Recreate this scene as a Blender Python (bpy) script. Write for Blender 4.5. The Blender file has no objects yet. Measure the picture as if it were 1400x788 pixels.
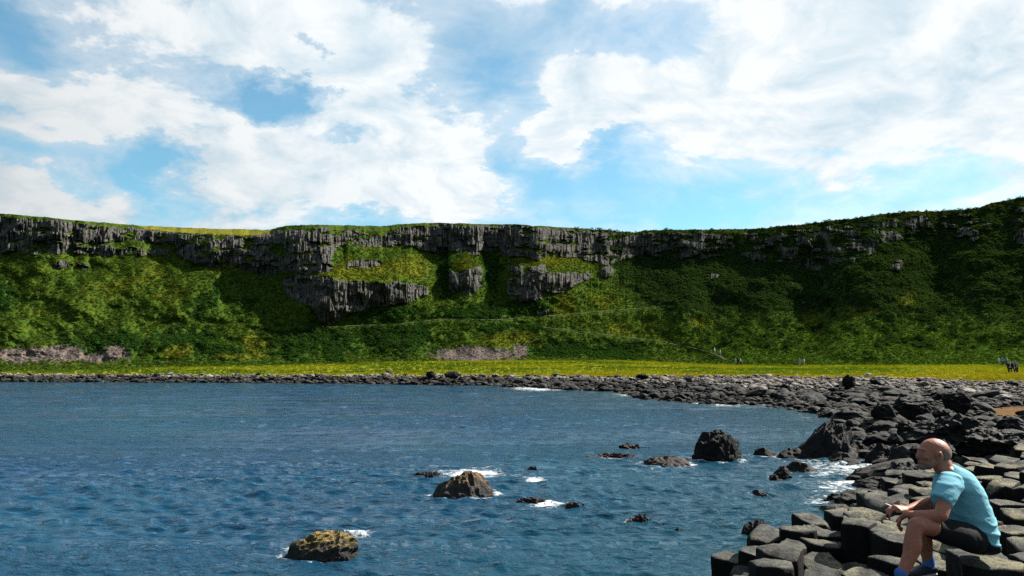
import bpy, bmesh, math, random
import numpy as np
from mathutils import Vector

random.seed(7)
RNG = np.random.default_rng(11)
SC = bpy.context.scene
COL = SC.collection

# ------------------------------------------------------------------ camera
F = 1000.0                      # focal length in photograph pixels (1400 wide)
HOR = 495.0                     # row of the sea horizon in the photograph
PITCH = math.atan((HOR - 394.0) / F)
CAMZ = 3.5
cam_d = bpy.data.cameras.new('camera')
cam_d.sensor_width = 36.0
cam_d.lens = 36.0 * F / 1400.0
cam_d.clip_start = 0.1
cam_d.clip_end = 30000.0
cam = bpy.data.objects.new('camera', cam_d)
COL.objects.link(cam)
cam.location = (0, 0, CAMZ)
cam.rotation_euler = (math.pi / 2 + PITCH, 0, 0)
SC.camera = cam

# ------------------------------------------------------------------ light
SUN_AZ, SUN_EL = math.radians(68), math.radians(40)
SUN_DIR = Vector((math.cos(SUN_EL) * math.sin(SUN_AZ), math.cos(SUN_EL) * math.cos(SUN_AZ), math.sin(SUN_EL)))
SC.view_settings.view_transform = 'Standard'
SC.view_settings.look = 'None'
SC.view_settings.gamma = 1.0
SC.view_settings.use_curve_mapping = False
SC.view_settings.exposure = 1.75
SC.cycles.use_denoising = False
SC.cycles.sample_clamp_direct = 0.7
SC.cycles.sample_clamp_indirect = 1.5
SKY_STRENGTH = 0.05
CLOUD_LIGHT = 5.9
sun_d = bpy.data.lights.new('sun', 'SUN')
sun_d.energy = 5.0
sun_d.angle = math.radians(0.5)
sun_d.color = (1.0, 0.94, 0.84)
sun = bpy.data.objects.new('sun', sun_d)
COL.objects.link(sun)
sun.location = (60, 40, 80)
sun.rotation_euler = SUN_DIR.to_track_quat('Z', 'Y').to_euler()


class NT:
    """small node-tree writer"""
    def __init__(s, tree):
        s.t = tree
        s.n = tree.nodes
        s.l = tree.links

    def node(s, typ, ins=None, **kw):
        n = s.n.new(typ)
        for k, v in kw.items():
            setattr(n, k, v)
        for k, v in (ins or {}).items():
            s.put(n.inputs[k], v)
        return n

    def put(s, sock, v):
        if isinstance(v, bpy.types.NodeSocket):
            s.l.new(v, sock)
        elif isinstance(v, bpy.types.Node):
            s.l.new(v.outputs[0], sock)
        else:
            if sock.type == 'RGBA' and len(v) == 3:
                v = (*v, 1)
            sock.default_value = v

    def m(s, op, a, b=0.0, c=0.0, clamp=False):
        n = s.node('ShaderNodeMath', {0: a, 1: b, 2: c}, operation=op, use_clamp=clamp)
        return n.outputs[0]

    def vm(s, op, a, b=(0, 0, 0)):
        n = s.node('ShaderNodeVectorMath', {0: a, 1: b}, operation=op)
        return n.outputs[0]

    def step(s, v, lo, hi, o0=0.0, o1=1.0):
        n = s.node('ShaderNodeMapRange', {'Value': v, 'From Min': lo, 'From Max': hi, 'To Min': o0, 'To Max': o1},
                   interpolation_type='SMOOTHSTEP')
        return n.outputs[0]

    def mix(s, f, a, b, mode='MIX'):
        n = s.node('ShaderNodeMix', data_type='RGBA', blend_type=mode)
        s.put(n.inputs[0], f)
        s.put(n.inputs[6], a)
        s.put(n.inputs[7], b)
        return n.outputs[2]

    def noise(s, vec, scale, detail=4.0, rough=0.55, dist=0.0, out=0):
        n = s.node('ShaderNodeTexNoise', {'Scale': scale, 'Detail': detail, 'Roughness': rough, 'Distortion': dist})
        if vec is not None:
            s.put(n.inputs['Vector'], vec)
        return n.outputs[out]


def build_world():
    w = bpy.data.worlds.new('World')
    SC.world = w
    w.use_nodes = True
    nt = NT(w.node_tree)
    nt.n.clear()
    sky = nt.node('ShaderNodeTexSky', sky_type='NISHITA', sun_disc=False, sun_elevation=SUN_EL, sun_rotation=SUN_AZ,
                  altitude=0.0, air_density=1.0, dust_density=0.6, ozone_density=2.5)
    d = nt.node('ShaderNodeTexCoord').outputs['Generated']
    sep = nt.node('ShaderNodeSeparateXYZ', {0: d})
    X, Y, Z = sep.outputs
    az = nt.m('ARCTAN2', X, Y)
    el = nt.m('ARCSINE', Z)
    # cloud sheet seen in perspective: direction projected on a plane above
    zc = nt.m('ADD', nt.m('MAXIMUM', Z, 0.0), 0.34)
    pv = nt.node('ShaderNodeCombineXYZ', {0: nt.m('DIVIDE', X, zc), 1: nt.m('DIVIDE', Y, zc), 2: 3.7}).outputs[0]
    warp = nt.noise(pv, 2.3, 3, 0.5, out=1)
    pw = nt.vm('ADD', pv, nt.vm('SCALE', nt.vm('SUBTRACT', warp, (0.5, 0.5, 0.5)), (0, 0, 0)))
    pw.node.inputs[1].links[0].from_node.inputs[3].default_value = 0.30

    def dens(v):
        a = nt.noise(v, 2.5, 9, 0.60, 0.15)
        b = nt.noise(v, 9.0, 7, 0.62)
        return nt.m('ADD', nt.m('MULTIPLY', a, 1.5), nt.m('MULTIPLY', b, 0.42))
    d0 = dens(pw)
    sh = nt.vm('ADD', pw, (0.055, 0.03, 0.0))
    d1 = dens(sh)
    # where the photographed sky opens to blue (+) or is banked up with cloud (-)
    spots = [(70, 45, 70, 30, .50), (55, 205, 85, 26, .42), (218, 235, 28, 48, .62), (320, 125, 36, 20, .75),
             (405, 108, 44, 13, .6), (415, 60, 28, 11, .5), (625, 85, 75, 32, .30), (700, 140, 60, 34, .34),
             (800, 45, 70, 30, .30), (745, 245, 60, 30, .30), (860, 262, 140, 26, .24), (455, 292, 70, 10, .34),
             (1010, 285, 160, 16, .20), (18, 132, 40, 13, .34), (238, 120, 20, 9, .28), (900, 175, 30, 40, .26),
             (490, 175, 36, 8, .22), (1180, 205, 90, 10, .16), (560, 320, 160, 14, .2),
             (780, 162, 66, 42, -.95), (855, 190, 22, 40, .5), (705, 215, 40, 40, .4), (895, 132, 30, 16, -.40), (1130, 120, 230, 70, -.30), (1300, 60, 220, 120, -.34),
             (420, 200, 260, 60, -.26), (300, 50, 150, 45, -.34), (460, 35, 120, 40, -.36), (520, 110, 60, 20, -.2), (110, 120, 130, 40, -.22), (90, 265, 150, 26, -.30), (560, 235, 130, 50, -.28), (620, 250, 100, 40, -.30)]
    # edges of the spots wander with the noise
    wv = nt.noise(pv, 3.2, 8, 0.65, out=1)
    ws = nt.node('ShaderNodeSeparateXYZ', {0: wv})
    azw = nt.m('ADD', az, nt.m('MULTIPLY', nt.m('SUBTRACT', ws.outputs[0], 0.5), 0.30))
    elw = nt.m('ADD', el, nt.m('MULTIPLY', nt.m('SUBTRACT', ws.outputs[1], 0.5), 0.16))
    acc = None
    for cx, cy, rx, ry, s in spots:
        u, v = math.atan((cx - 700) / F), math.atan((HOR - cy) / F * math.cos(math.atan((cx - 700) / F)))
        a = nt.m('DIVIDE', nt.m('SUBTRACT', azw, u), rx / F)
        b = nt.m('DIVIDE', nt.m('SUBTRACT', elw, v), ry / F)
        r2 = nt.m('MULTIPLY_ADD', a, a, nt.m('MULTIPLY', b, b))
        g = nt.m('MULTIPLY', nt.m('EXPONENT', nt.m('MULTIPLY', r2, -0.7)), -s * 1.15)
        acc = g if acc is None else nt.m('ADD', acc, g)
    dd = nt.m('ADD', d0, acc)
    cov = nt.step(dd, 0.84, 1.16)
    thin = nt.step(dd, 0.50, 1.1, 0.08, 0.58)
    cov = nt.m('MAXIMUM', cov, thin)
    # cloud side towards the sun is whiter, thick parts greyer
    lit = nt.m('ADD', nt.m('MULTIPLY', nt.m('SUBTRACT', d0, d1), 3.2), 0.66, clamp=True)
    grey = nt.step(nt.noise(pw, 3.0, 6, 0.6), 0.38, 0.66)
    lit = nt.m('MULTIPLY', lit, nt.m('MULTIPLY_ADD', grey, -0.22, 1.1), clamp=True)
    ccol = nt.mix(lit, (0.60, 0.75, 0.85), (0.95, 0.985, 1.0))
    # cloud is brighter towards the sun (forward scattering)
    dt = nt.node('ShaderNodeVectorMath', {0: d, 1: tuple(SUN_DIR)}, operation='DOT_PRODUCT').outputs['Value']
    fwd = nt.step(dt, -0.75, 0.45, 0.36, 1.04)
    ccol = nt.mix(1.0, ccol, nt.node('ShaderNodeCombineXYZ', {0: fwd, 1: fwd, 2: fwd}).outputs[0], 'MULTIPLY')
    ccol = nt.vm('SCALE', ccol)
    ccol.node.inputs[3].default_value = CLOUD_LIGHT
    blue = nt.mix(1.0, sky.outputs[0], (0.66, 1.08, 1.02), 'MULTIPLY')
    fin = nt.mix(cov, blue, ccol)
    bg = nt.node('ShaderNodeBackground', {'Color': fin, 'Strength': SKY_STRENGTH})
    nt.l.new(bg.outputs[0], nt.node('ShaderNodeOutputWorld').inputs[0])


build_world()


# ------------------------------------------------------------------ helpers
def ray(px, py):
    """slopes (x per y, z per y) of the sight line through a photograph pixel"""
    cx = (np.asarray(px, float) - 700.0) / F
    cz = (394.0 - np.asarray(py, float)) / F
    c, s = math.cos(PITCH), math.sin(PITCH)
    ry = c - cz * s
    return cx / ry, (s + cz * c) / ry


def P(px, py, Y):
    a, b = ray(px, py)
    return np.array((a * Y, Y, CAMZ + b * Y))


def on_z(px, py, z=0.0):
    a, b = ray(px, py)
    Y = (z - CAMZ) / b
    return np.array((a * Y, Y, z))


def project(x, y, z):
    c, s = math.cos(PITCH), math.sin(PITCH)
    f = y * c + (z - CAMZ) * s
    u = -y * s + (z - CAMZ) * c
    return 700 + F * x / f, 394 - F * u / f


def _hash(i, j, k, seed):
    h = (i.astype(np.int64) * 374761393 + j.astype(np.int64) * 668265263 + k.astype(np.int64) * 2147483647 + seed * 1274126177)
    h = (h ^ (h >> 13)) * 1274126177
    h = h & 0x7fffffff
    h = (h ^ (h >> 16)) & 0xffff
    return h / 65535.0


def vnoise(x, y, z=0.0, seed=0):
    x, y, z = np.broadcast_arrays(np.asarray(x, float), np.asarray(y, float), np.asarray(z, float))
    i, j, k = np.floor(x), np.floor(y), np.floor(z)
    f, g, h = x - i, y - j, z - k
    f, g, h = (t * t * t * (t * (t * 6 - 15) + 10) for t in (f, g, h))
    i, j, k = i.astype(np.int64), j.astype(np.int64), k.astype(np.int64)
    o = 0
    for a in (0, 1):
        for b in (0, 1):
            for c in (0, 1):
                w = (f if a else 1 - f) * (g if b else 1 - g) * (h if c else 1 - h)
                o = o + w * _hash(i + a, j + b, k + c, seed)
    return o * 2 - 1


def fbm(x, y, z=0.0, oct=4, seed=0, gain=0.5):
    o, a, f, t = 0, 1.0, 1.0, 0
    for q in range(oct):
        o = o + a * vnoise(x * f, y * f, z * f if not np.isscalar(z) or z else 0.0, seed + q * 17)
        t += a
        a *= gain
        f *= 2.03
    return o / t


def sstep(v, lo, hi):
    t = np.clip((v - lo) / (hi - lo), 0, 1)
    return t * t * (3 - 2 * t)


def mesh_np(name, verts, faces, mats=(), smooth=False, attrs=None):
    """verts (n,3), faces (m,k) arrays"""
    me = bpy.data.meshes.new(name)
    verts = np.asarray(verts, np.float32)
    faces = np.asarray(faces, np.int32)
    k = faces.shape[1]
    me.vertices.add(len(verts))
    me.vertices.foreach_set('co', verts.ravel())
    me.loops.add(faces.size)
    me.loops.foreach_set('vertex_index', faces.ravel())
    me.polygons.add(len(faces))
    me.polygons.foreach_set('loop_start', np.arange(0, faces.size, k, dtype=np.int32))
    me.polygons.foreach_set('use_smooth', np.full(len(faces), smooth, bool))
    for a, v in (attrs or {}).items():
        v = np.asarray(v, np.float32)
        if v.ndim == 1:
            me.attributes.new(a, 'FLOAT', 'POINT').data.foreach_set('value', v)
        else:
            me.attributes.new(a, 'FLOAT_VECTOR', 'POINT').data.foreach_set('vector', v.ravel())
    for m in mats:
        me.materials.append(m)
    me.update(calc_edges=True)
    me.validate()
    return me


def link(name, me, parent=None, loc=None, label=None, cat=None, group=None, kind=None):
    o = bpy.data.objects.new(name, me)
    COL.objects.link(o)
    if loc is not None:
        o.location = loc
    if parent is not None:
        o.parent = parent
    if label:
        o['label'] = label
    if cat:
        o['category'] = cat
    if group:
        o['group'] = group
    if kind:
        o['kind'] = kind
    return o


def grid_faces(nr, nc):
    i = np.arange(nr * nc).reshape(nr, nc)
    return np.stack([i[:-1, :-1], i[:-1, 1:], i[1:, 1:], i[1:, :-1]], -1).reshape(-1, 4)


def inpoly(px, py, poly):
    r = np.zeros(px.shape, bool)
    n = len(poly)
    for a in range(n):
        x1, y1 = poly[a]
        x2, y2 = poly[(a + 1) % n]
        if y1 == y2:
            continue
        c = ((y1 > py) != (y2 > py)) & (px < (x2 - x1) * (py - y1) / (y2 - y1) + x1)
        r ^= c
    return r


def ell(px, py, cx, cy, rx, ry):
    return np.exp(-(((px - cx) / rx) ** 2 + ((py - cy) / ry) ** 2) * 1.2)


def blur(a, n, axis):
    if n <= 0:
        return a
    k = np.ones(2 * n + 1) / (2 * n + 1)
    pad = [(0, 0), (0, 0)]
    pad[axis] = (n, n)
    b = np.pad(a, pad, mode='edge')
    c = np.cumsum(b, axis=axis, dtype=float)
    c = np.insert(c, 0, 0, axis=axis)
    if axis == 0:
        return (c[2 * n + 1:] - c[:-2 * n - 1]) / (2 * n + 1)
    return (c[:, 2 * n + 1:] - c[:, :-2 * n - 1]) / (2 * n + 1)


ALB = 0.60     # the photograph is exposed bright; keep real surfaces dark

# ------------------------------------------------------------------ materials
def A3(c, k=1.0):
    return tuple(v * ALB * k for v in c)


def new_mat(name):
    m = bpy.data.materials.new(name)
    m.use_nodes = True
    m.node_tree.nodes.clear()
    return m, NT(m.node_tree)


def finish(nt, bsdf, disp=None):
    o = nt.node('ShaderNodeOutputMaterial')
    nt.l.new(bsdf.outputs[0], o.inputs[0])


def bump(nt, h, strength=0.5, dist=0.05, normal=None):
    b = nt.node('ShaderNodeBump', {'Height': h, 'Strength': strength, 'Distance': dist})
    if normal is not None:
        nt.l.new(normal, b.inputs['Normal'])
    return b.outputs[0]


def pos(nt):
    return nt.node('ShaderNodeNewGeometry').outputs['Position']


def attr(nt, name, typ='GEOMETRY', out='Fac'):
    return nt.node('ShaderNodeAttribute', attribute_name=name, attribute_type=typ).outputs[out]


def principled(nt, **kw):
    n = nt.node('ShaderNodeBsdfPrincipled')
    for k, v in kw.items():
        nt.put(n.inputs[k.replace('_', ' ')], v)
    return n


def mat_hill():
    m, nt = new_mat('hillside_turf_and_basalt')
    p = pos(nt)
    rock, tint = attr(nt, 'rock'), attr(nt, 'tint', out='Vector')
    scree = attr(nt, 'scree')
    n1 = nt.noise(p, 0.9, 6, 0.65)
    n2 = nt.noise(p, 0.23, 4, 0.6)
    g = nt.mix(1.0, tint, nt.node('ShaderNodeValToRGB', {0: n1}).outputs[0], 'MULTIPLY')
    cr = g.node.inputs[7].links[0].from_node.color_ramp
    cr.elements[0].position, cr.elements[0].color = 0.3, (0.24, 0.28, 0.22, 1)
    cr.elements[1].position, cr.elements[1].color = 0.72, (0.82, 0.80, 0.7, 1)
    vs = nt.vm('MULTIPLY', p, (1.0, 1.0, 0.22))
    st = nt.noise(vs, 1.5, 6, 0.7)
    rr = nt.node('ShaderNodeValToRGB', {0: st})
    e = rr.color_ramp.elements
    e[0].position, e[0].color = 0.34, (0.014, 0.015, 0.016, 1)
    e[1].position, e[1].color = 0.70, (0.135, 0.128, 0.113, 1)
    k = e.new(0.52)
    k.color = (0.050, 0.048, 0.044, 1)
    rc = nt.mix(nt.step(n2, 0.5, 0.72, 0.0, 0.35), rr.outputs[0], (0.025, 0.032, 0.01))
    sr = nt.node('ShaderNodeTexVoronoi', {'Vector': p, 'Scale': 2.2})
    sc = nt.mix(nt.node('ShaderNodeSeparateXYZ', {0: sr.outputs['Color']}).outputs[0], (0.032, 0.025, 0.021), (0.125, 0.098, 0.086))
    c = nt.mix(nt.step(rock, 0.42, 0.58), g, rc)
    c = nt.mix(nt.step(nt.m('ADD', scree, nt.m('MULTIPLY', nt.m('SUBTRACT', n1, 0.5), 0.9)), 0.42, 0.60), c, sc)
    h = nt.noise(p, 2.6, 5, 0.7)
    finish(nt, principled(nt, Base_Color=c, Roughness=1.0, Specular_IOR_Level=0.0, Normal=bump(nt, h, 0.8, 0.35)))
    return m


def mat_leaf(name, trans=0.35, sat=1.0):
    m, nt = new_mat(name)
    t = attr(nt, 'tint', 'INSTANCER', 'Vector')
    p = pos(nt)
    n = nt.noise(p, 3.0, 2, 0.5)
    c = nt.mix(1.0, t, nt.mix(n, (0.30, 0.30, 0.27), (0.85, 0.85, 0.8)), 'MULTIPLY')
    d = nt.node('ShaderNodeBsdfDiffuse', {'Color': c})
    tr = nt.node('ShaderNodeBsdfTranslucent', {'Color': nt.mix(1.0, c, (1.25, 1.2, 0.6), 'MULTIPLY')})
    x = nt.node('ShaderNodeMixShader', {0: trans})
    nt.l.new(d.outputs[0], x.inputs[1])
    nt.l.new(tr.outputs[0], x.inputs[2])
    finish(nt, x)
    return m


def mat_ground():
    m, nt = new_mat('shore_ground')
    p = pos(nt)
    grass, weed = attr(nt, 'grass'), attr(nt, 'weed')
    wet = attr(nt, 'wet')
    n1 = nt.m('MULTIPLY_ADD', nt.noise(p, 0.07, 3, 0.5), 0.6, nt.m('MULTIPLY', nt.noise(p, 0.5, 6, 0.6), 0.4))
    n2 = nt.noise(p, 2.2, 6, 0.65)
    gcol = nt.node('ShaderNodeValToRGB', {0: n1})
    e = gcol.color_ramp.elements
    e[0].position, e[0].color = 0.30, (0.036, 0.063, 0.005, 1)
    e[1].position, e[1].color = 0.70, (0.15, 0.13, 0.010, 1)
    k = e.new(0.48)
    k.color = (0.125, 0.145, 0.006, 1)
    vo = nt.node('ShaderNodeTexVoronoi', {'Vector': p, 'Scale': 3.0})
    vc = nt.node('ShaderNodeSeparateXYZ', {0: vo.outputs['Color']}).outputs[0]
    peb = nt.mix(vc, (0.03, 0.027, 0.026), (0.12, 0.10, 0.09))
    dark = nt.mix(vc, (0.005, 0.005, 0.006), (0.022, 0.021, 0.02))
    st = nt.mix(nt.step(nt.m('ADD', wet, nt.m('MULTIPLY', n2, 0.4)), 0.45, 0.85), peb, dark)
    wcol = nt.mix(n2, (0.028, 0.017, 0.006), (0.13, 0.066, 0.016))
    st = nt.mix(nt.step(nt.m('ADD', weed, nt.m('MULTIPLY', nt.m('SUBTRACT', n2, 0.5), 0.8)), 0.35, 0.6), st, wcol)
    c = nt.mix(nt.step(nt.m('ADD', grass, nt.m('MULTIPLY', nt.m('SUBTRACT', n2, 0.5), 0.7)), 0.4, 0.6), st, gcol.outputs[0])
    finish(nt, principled(nt, Base_Color=c, Roughness=1.0, Specular_IOR_Level=0.05,
                          Normal=bump(nt, nt.m('ADD', nt.m('MULTIPLY', vo.outputs['Distance'], -0.6), n2), 0.9, 0.15)))
    return m


def mat_basalt(name, low, high, lichen=None, lich_amt=0.5, rough=0.7, scale=3.0, spec=0.3, bstr=0.8, bdist=0.06, weed=None, weed_z=0.25, cap=None):
    """dark volcanic rock; cap paints in sunlit tops; lichen grows on upward faces, weed near the water line"""
    m, nt = new_mat(name)
    g = nt.node('ShaderNodeNewGeometry')
    low, high = A3(low), A3(high)
    lichen, weed = lichen and A3(lichen), weed and A3(weed)
    tc = nt.node('ShaderNodeTexCoord').outputs['Object']
    rnd = nt.node('ShaderNodeObjectInfo').outputs['Random']
    v = nt.vm('ADD', tc, nt.node('ShaderNodeCombineXYZ', {0: nt.m('MULTIPLY', rnd, 37.0), 1: nt.m('MULTIPLY', rnd, 91.0)}).outputs[0])
    n1 = nt.noise(v, scale, 7, 0.68)
    n2 = nt.noise(v, scale * 5, 5, 0.7)
    n3 = nt.noise(v, scale * 0.6, 3, 0.5)
    c = nt.mix(nt.step(nt.m('ADD', n1, nt.m('MULTIPLY', nt.m('SUBTRACT', rnd, 0.5), 0.22)), 0.33, 0.72), low, high)
    c = nt.mix(nt.step(n2, 0.6, 0.75, 0, 0.6), c, tuple(min(1, h * 1.9) for h in high))
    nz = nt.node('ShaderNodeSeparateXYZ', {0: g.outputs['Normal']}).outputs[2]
    if cap:  # pale tops over near-black sides: sun and shade put into the colour
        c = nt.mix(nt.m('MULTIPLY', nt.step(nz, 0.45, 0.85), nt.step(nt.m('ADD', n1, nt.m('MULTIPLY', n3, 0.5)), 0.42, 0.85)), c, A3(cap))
    if lichen:
        f = nt.m('MULTIPLY', nt.step(nz, 0.35, 0.9), nt.step(nt.m('ADD', n2, nt.m('MULTIPLY', n3, 1.0)), 1.28 - lich_amt * 0.5, 1.45 - lich_amt * 0.5))
        c = nt.mix(f, c, lichen)
    if weed:
        wz = nt.node('ShaderNodeSeparateXYZ', {0: g.outputs['Position']}).outputs[2]
        c = nt.mix(nt.step(nt.m('ADD', wz, nt.m('MULTIPLY', n1, -0.25)), weed_z + 0.15, weed_z - 0.2), c, weed)
    vo = nt.node('ShaderNodeTexVoronoi', {'Vector': nt.vm('ADD', v, nt.vm('SCALE', nt.noise(v, scale * 2, 3, 0.5, out=1))), 'Scale': scale * 2.2}, feature='DISTANCE_TO_EDGE')
    crk = nt.step(vo.outputs[0], 0.0, 0.06)
    h = nt.m('ADD', nt.m('MULTIPLY', n1, 1.0), nt.m('ADD', nt.m('MULTIPLY', n2, 0.35), nt.m('MULTIPLY', crk, 0.12)))
    finish(nt, principled(nt, Base_Color=c, Roughness=rough, Specular_IOR_Level=spec, Normal=bump(nt, h, bstr, bdist)))
    return m


def mat_sea():
    m, nt = new_mat('sea_water')
    p = pos(nt)
    foam = attr(nt, 'foam')
    shal = attr(nt, 'shallow')
    vs = nt.vm('MULTIPLY', p, (0.5, 1.0, 1.0))
    r0 = nt.noise(vs, 0.75, 3, 0.55, 0.6)
    r1 = nt.noise(vs, 2.1, 4, 0.6, 0.5)
    r2 = nt.noise(vs, 6.5, 4, 0.62, 0.3)
    r3 = nt.noise(vs, 19.0, 3, 0.6, 0.2)
    big = nt.noise(nt.vm('MULTIPLY', p, (0.16, 1.0, 1.0)), 0.16, 5, 0.62, 0.8)
    calm = nt.step(big, 0.36, 0.62, 0.35, 1.25)
    h = nt.m('ADD', nt.m('MULTIPLY', r0, 0.5), nt.m('ADD', nt.m('MULTIPLY', r1, 0.75), nt.m('ADD', nt.m('MULTIPLY', r2, 0.42), nt.m('MULTIPLY', r3, 0.13))))
    h = nt.m('MULTIPLY', h, calm)
    nrm = bump(nt, h, 1.0, 0.14)
    c = nt.mix(nt.step(nt.noise(p, 0.06, 3, 0.5), 0.35, 0.7), (0.001, 0.023, 0.058), (0.0018, 0.034, 0.066))
    c = nt.mix(shal, c, (0.006, 0.03, 0.040))
    w = principled(nt, Base_Color=c, Roughness=0.045, IOR=1.33, Specular_IOR_Level=0.40, Specular_Tint=(0.62, 0.88, 1.0), Normal=nrm)
    fb = nt.noise(nt.vm('MULTIPLY', p, (0.8, 1.0, 1.0)), 5.5, 6, 0.72, 0.8)
    fl = nt.noise(nt.vm('MULTIPLY', p, (0.5, 1.2, 1.0)), 1.4, 4, 0.6, 0.5)
    fa = nt.m('ADD', foam, nt.m('MULTIPLY', nt.m('SUBTRACT', nt.m('ADD', nt.m('MULTIPLY', fb, 0.6), nt.m('MULTIPLY', fl, 0.4)), 0.5), 3.2))
    fm = nt.m('MULTIPLY', nt.step(fa, 0.48, 1.0), nt.step(foam, 0.03, 0.2))
    fd = principled(nt, Base_Color=(0.42, 0.44, 0.45), Roughness=0.9, Specular_IOR_Level=0.1, Normal=bump(nt, fb, 0.6, 0.1))
    x = nt.node('ShaderNodeMixShader', {0: fm})
    nt.l.new(w.outputs[0], x.inputs[1])
    nt.l.new(fd.outputs[0], x.inputs[2])
    finish(nt, x)
    return m


def mat_simple(name, col, rough=0.7, spec=0.3, sss=0.0, nscale=40.0, nvar=0.2, bstr=0.15, bdist=0.003, stretch=None):
    m, nt = new_mat(name)
    tc = nt.node('ShaderNodeTexCoord').outputs['Object']
    if stretch:
        tc = nt.vm('MULTIPLY', tc, stretch)
    n = nt.noise(tc, nscale, 4, 0.6)
    lo = tuple(c * (1 - nvar) for c in col)
    hi = tuple(min(1, c * (1 + nvar)) for c in col)
    b = principled(nt, Base_Color=nt.mix(n, lo, hi), Roughness=rough, Specular_IOR_Level=spec, Normal=bump(nt, n, bstr, bdist))
    if sss:
        b.inputs['Subsurface Weight'].default_value = sss
        b.inputs['Subsurface Radius'].default_value = (0.012, 0.004, 0.002)
        b.inputs['Subsurface Scale'].default_value = 1.0
    finish(nt, b)
    return m


M_HILL = mat_hill()
M_GROUND = mat_ground()
M_SEA = mat_sea()
M_LEAF = mat_leaf('bracken_leaf', 0.35)
M_GRASS = mat_leaf('grass_blade', 0.40)
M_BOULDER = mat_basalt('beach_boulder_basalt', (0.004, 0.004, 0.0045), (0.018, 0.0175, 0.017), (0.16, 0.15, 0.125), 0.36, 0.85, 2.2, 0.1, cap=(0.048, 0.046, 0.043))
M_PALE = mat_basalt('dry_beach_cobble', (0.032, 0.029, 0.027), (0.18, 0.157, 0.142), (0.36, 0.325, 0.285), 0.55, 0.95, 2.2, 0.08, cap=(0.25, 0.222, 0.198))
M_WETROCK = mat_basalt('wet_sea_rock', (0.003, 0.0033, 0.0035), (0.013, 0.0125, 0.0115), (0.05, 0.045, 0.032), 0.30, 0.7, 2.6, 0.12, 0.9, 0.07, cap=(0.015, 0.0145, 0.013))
M_LICHROCK = mat_basalt('ochre_lichen_sea_rock', (0.035, 0.027, 0.013), (0.17, 0.12, 0.04), (0.40, 0.26, 0.04), 1.0, 0.7, 3.2, 0.3, 1.0, 0.10,
                        weed=(0.012, 0.011, 0.009), weed_z=0.18)
M_RUSTROCK = mat_basalt('rusty_brown_sea_rock', (0.025, 0.015, 0.007), (0.15, 0.078, 0.024), (0.28, 0.14, 0.03), 0.95, 0.65, 3.2, 0.3, 1.0, 0.10,
                        weed=(0.016, 0.014, 0.010), weed_z=0.22)
M_WEEDROCK = mat_basalt('pink_weed_covered_rock', (0.012, 0.008, 0.008), (0.06, 0.036, 0.034), (0.10, 0.06, 0.055), 0.4, 0.6, 4.0, 0.15)
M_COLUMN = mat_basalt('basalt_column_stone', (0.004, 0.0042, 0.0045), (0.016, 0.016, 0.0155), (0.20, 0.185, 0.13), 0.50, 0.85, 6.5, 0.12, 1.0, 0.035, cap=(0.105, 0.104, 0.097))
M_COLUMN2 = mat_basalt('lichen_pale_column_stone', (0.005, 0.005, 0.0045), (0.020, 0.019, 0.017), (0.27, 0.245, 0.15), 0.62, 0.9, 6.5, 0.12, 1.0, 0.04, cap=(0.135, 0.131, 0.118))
M_PATH = mat_simple('trodden_gravel_path', (0.042, 0.046, 0.022), 0.95, 0.1, 0, 3.0, 0.35, 0.4, 0.05)
M_BED = mat_basalt('platform_bedrock', (0.006, 0.006, 0.007), (0.03, 0.03, 0.03), None, 0, 0.8, 2.0)

# ------------------------------------------------------------------ shore line and ground
coast_px = [(-600, 521), (-220, 521.5), (0, 522), (200, 523), (350, 523.5), (480, 524.5), (600, 526.5), (680, 528), (720, 530), (800, 534), (850, 536),
            (900, 546), (950, 551), (1000, 552.5), (1050, 554), (1100, 560), (1140, 567), (1170, 577), (1195, 592), (1207, 612), (1222, 640), (1236, 668)]
coast_w = [on_z(a, b)[:2] for a, b in coast_px]
coast_w = [(-260.0, 100.0)] + coast_w[1:] + [(6.2, 13.3), (5.6, 11.4), (4.6, 9.7), (3.2, 8.5), (2.1, 7.3), (1.5, 6.2), (1.2, 4.7), (-1.0, 2.0), (-8.0, -7.0), (-30.0, -40.0)]
CW = np.array(coast_w)


def coast_d(x, y):
    """signed distance to the water line, positive inland"""
    x, y = np.asarray(x, float), np.asarray(y, float)
    best = np.full(x.shape, 1e9)
    for a, b in zip(CW[:-1], CW[1:]):
        v = b - a
        t = np.clip(((x - a[0]) * v[0] + (y - a[1]) * v[1]) / (v @ v), 0, 1)
        best = np.minimum(best, (x - a[0] - t * v[0]) ** 2 + (y - a[1] - t * v[1]) ** 2)
    poly = [tuple(c) for c in CW] + [(400, -200), (600, 900), (-600, 900), (-600, 100)]
    return np.where(inpoly(x, y, poly), 1, -1) * np.sqrt(best)


BW_X = [-600, 450, 600, 720, 850, 1000, 1200, 1400, 2000]
BW_V = [5, 5.2, 6, 9, 18, 33, 42, 45, 48]


def beach_w(x, y):
    px = 700 + F * x / np.maximum(y, 2.7)
    return np.interp(px, BW_X, BW_V)


def ground_z(x, y, d=None):
    if d is None:
        d = coast_d(x, y)
    w = beach_w(x, y)
    t = np.clip(d / w, 0, 1)
    sl = np.interp(700 + F * x / np.maximum(y, 2.7), [600, 850, 1000, 1400], [0.058, 0.042, 0.030, 0.027])
    z = np.where(d > 0, 1.20 * t ** 0.75, np.maximum(d * 0.16, -2.2)) + sl * np.maximum(0, d - w)
    near = sstep(np.asarray(y, float), 17.5, 11.5)
    z = z * (1 - near) + np.where(d > 0, np.minimum(0.25 * d, 0.9), np.maximum(d * 0.3, -2.2)) * near
    return z + 0.10 * fbm(x * 0.35, y * 0.35, 0.0, 3, 5) * np.clip(d / 3 + 0.3, 0, 1)


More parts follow.
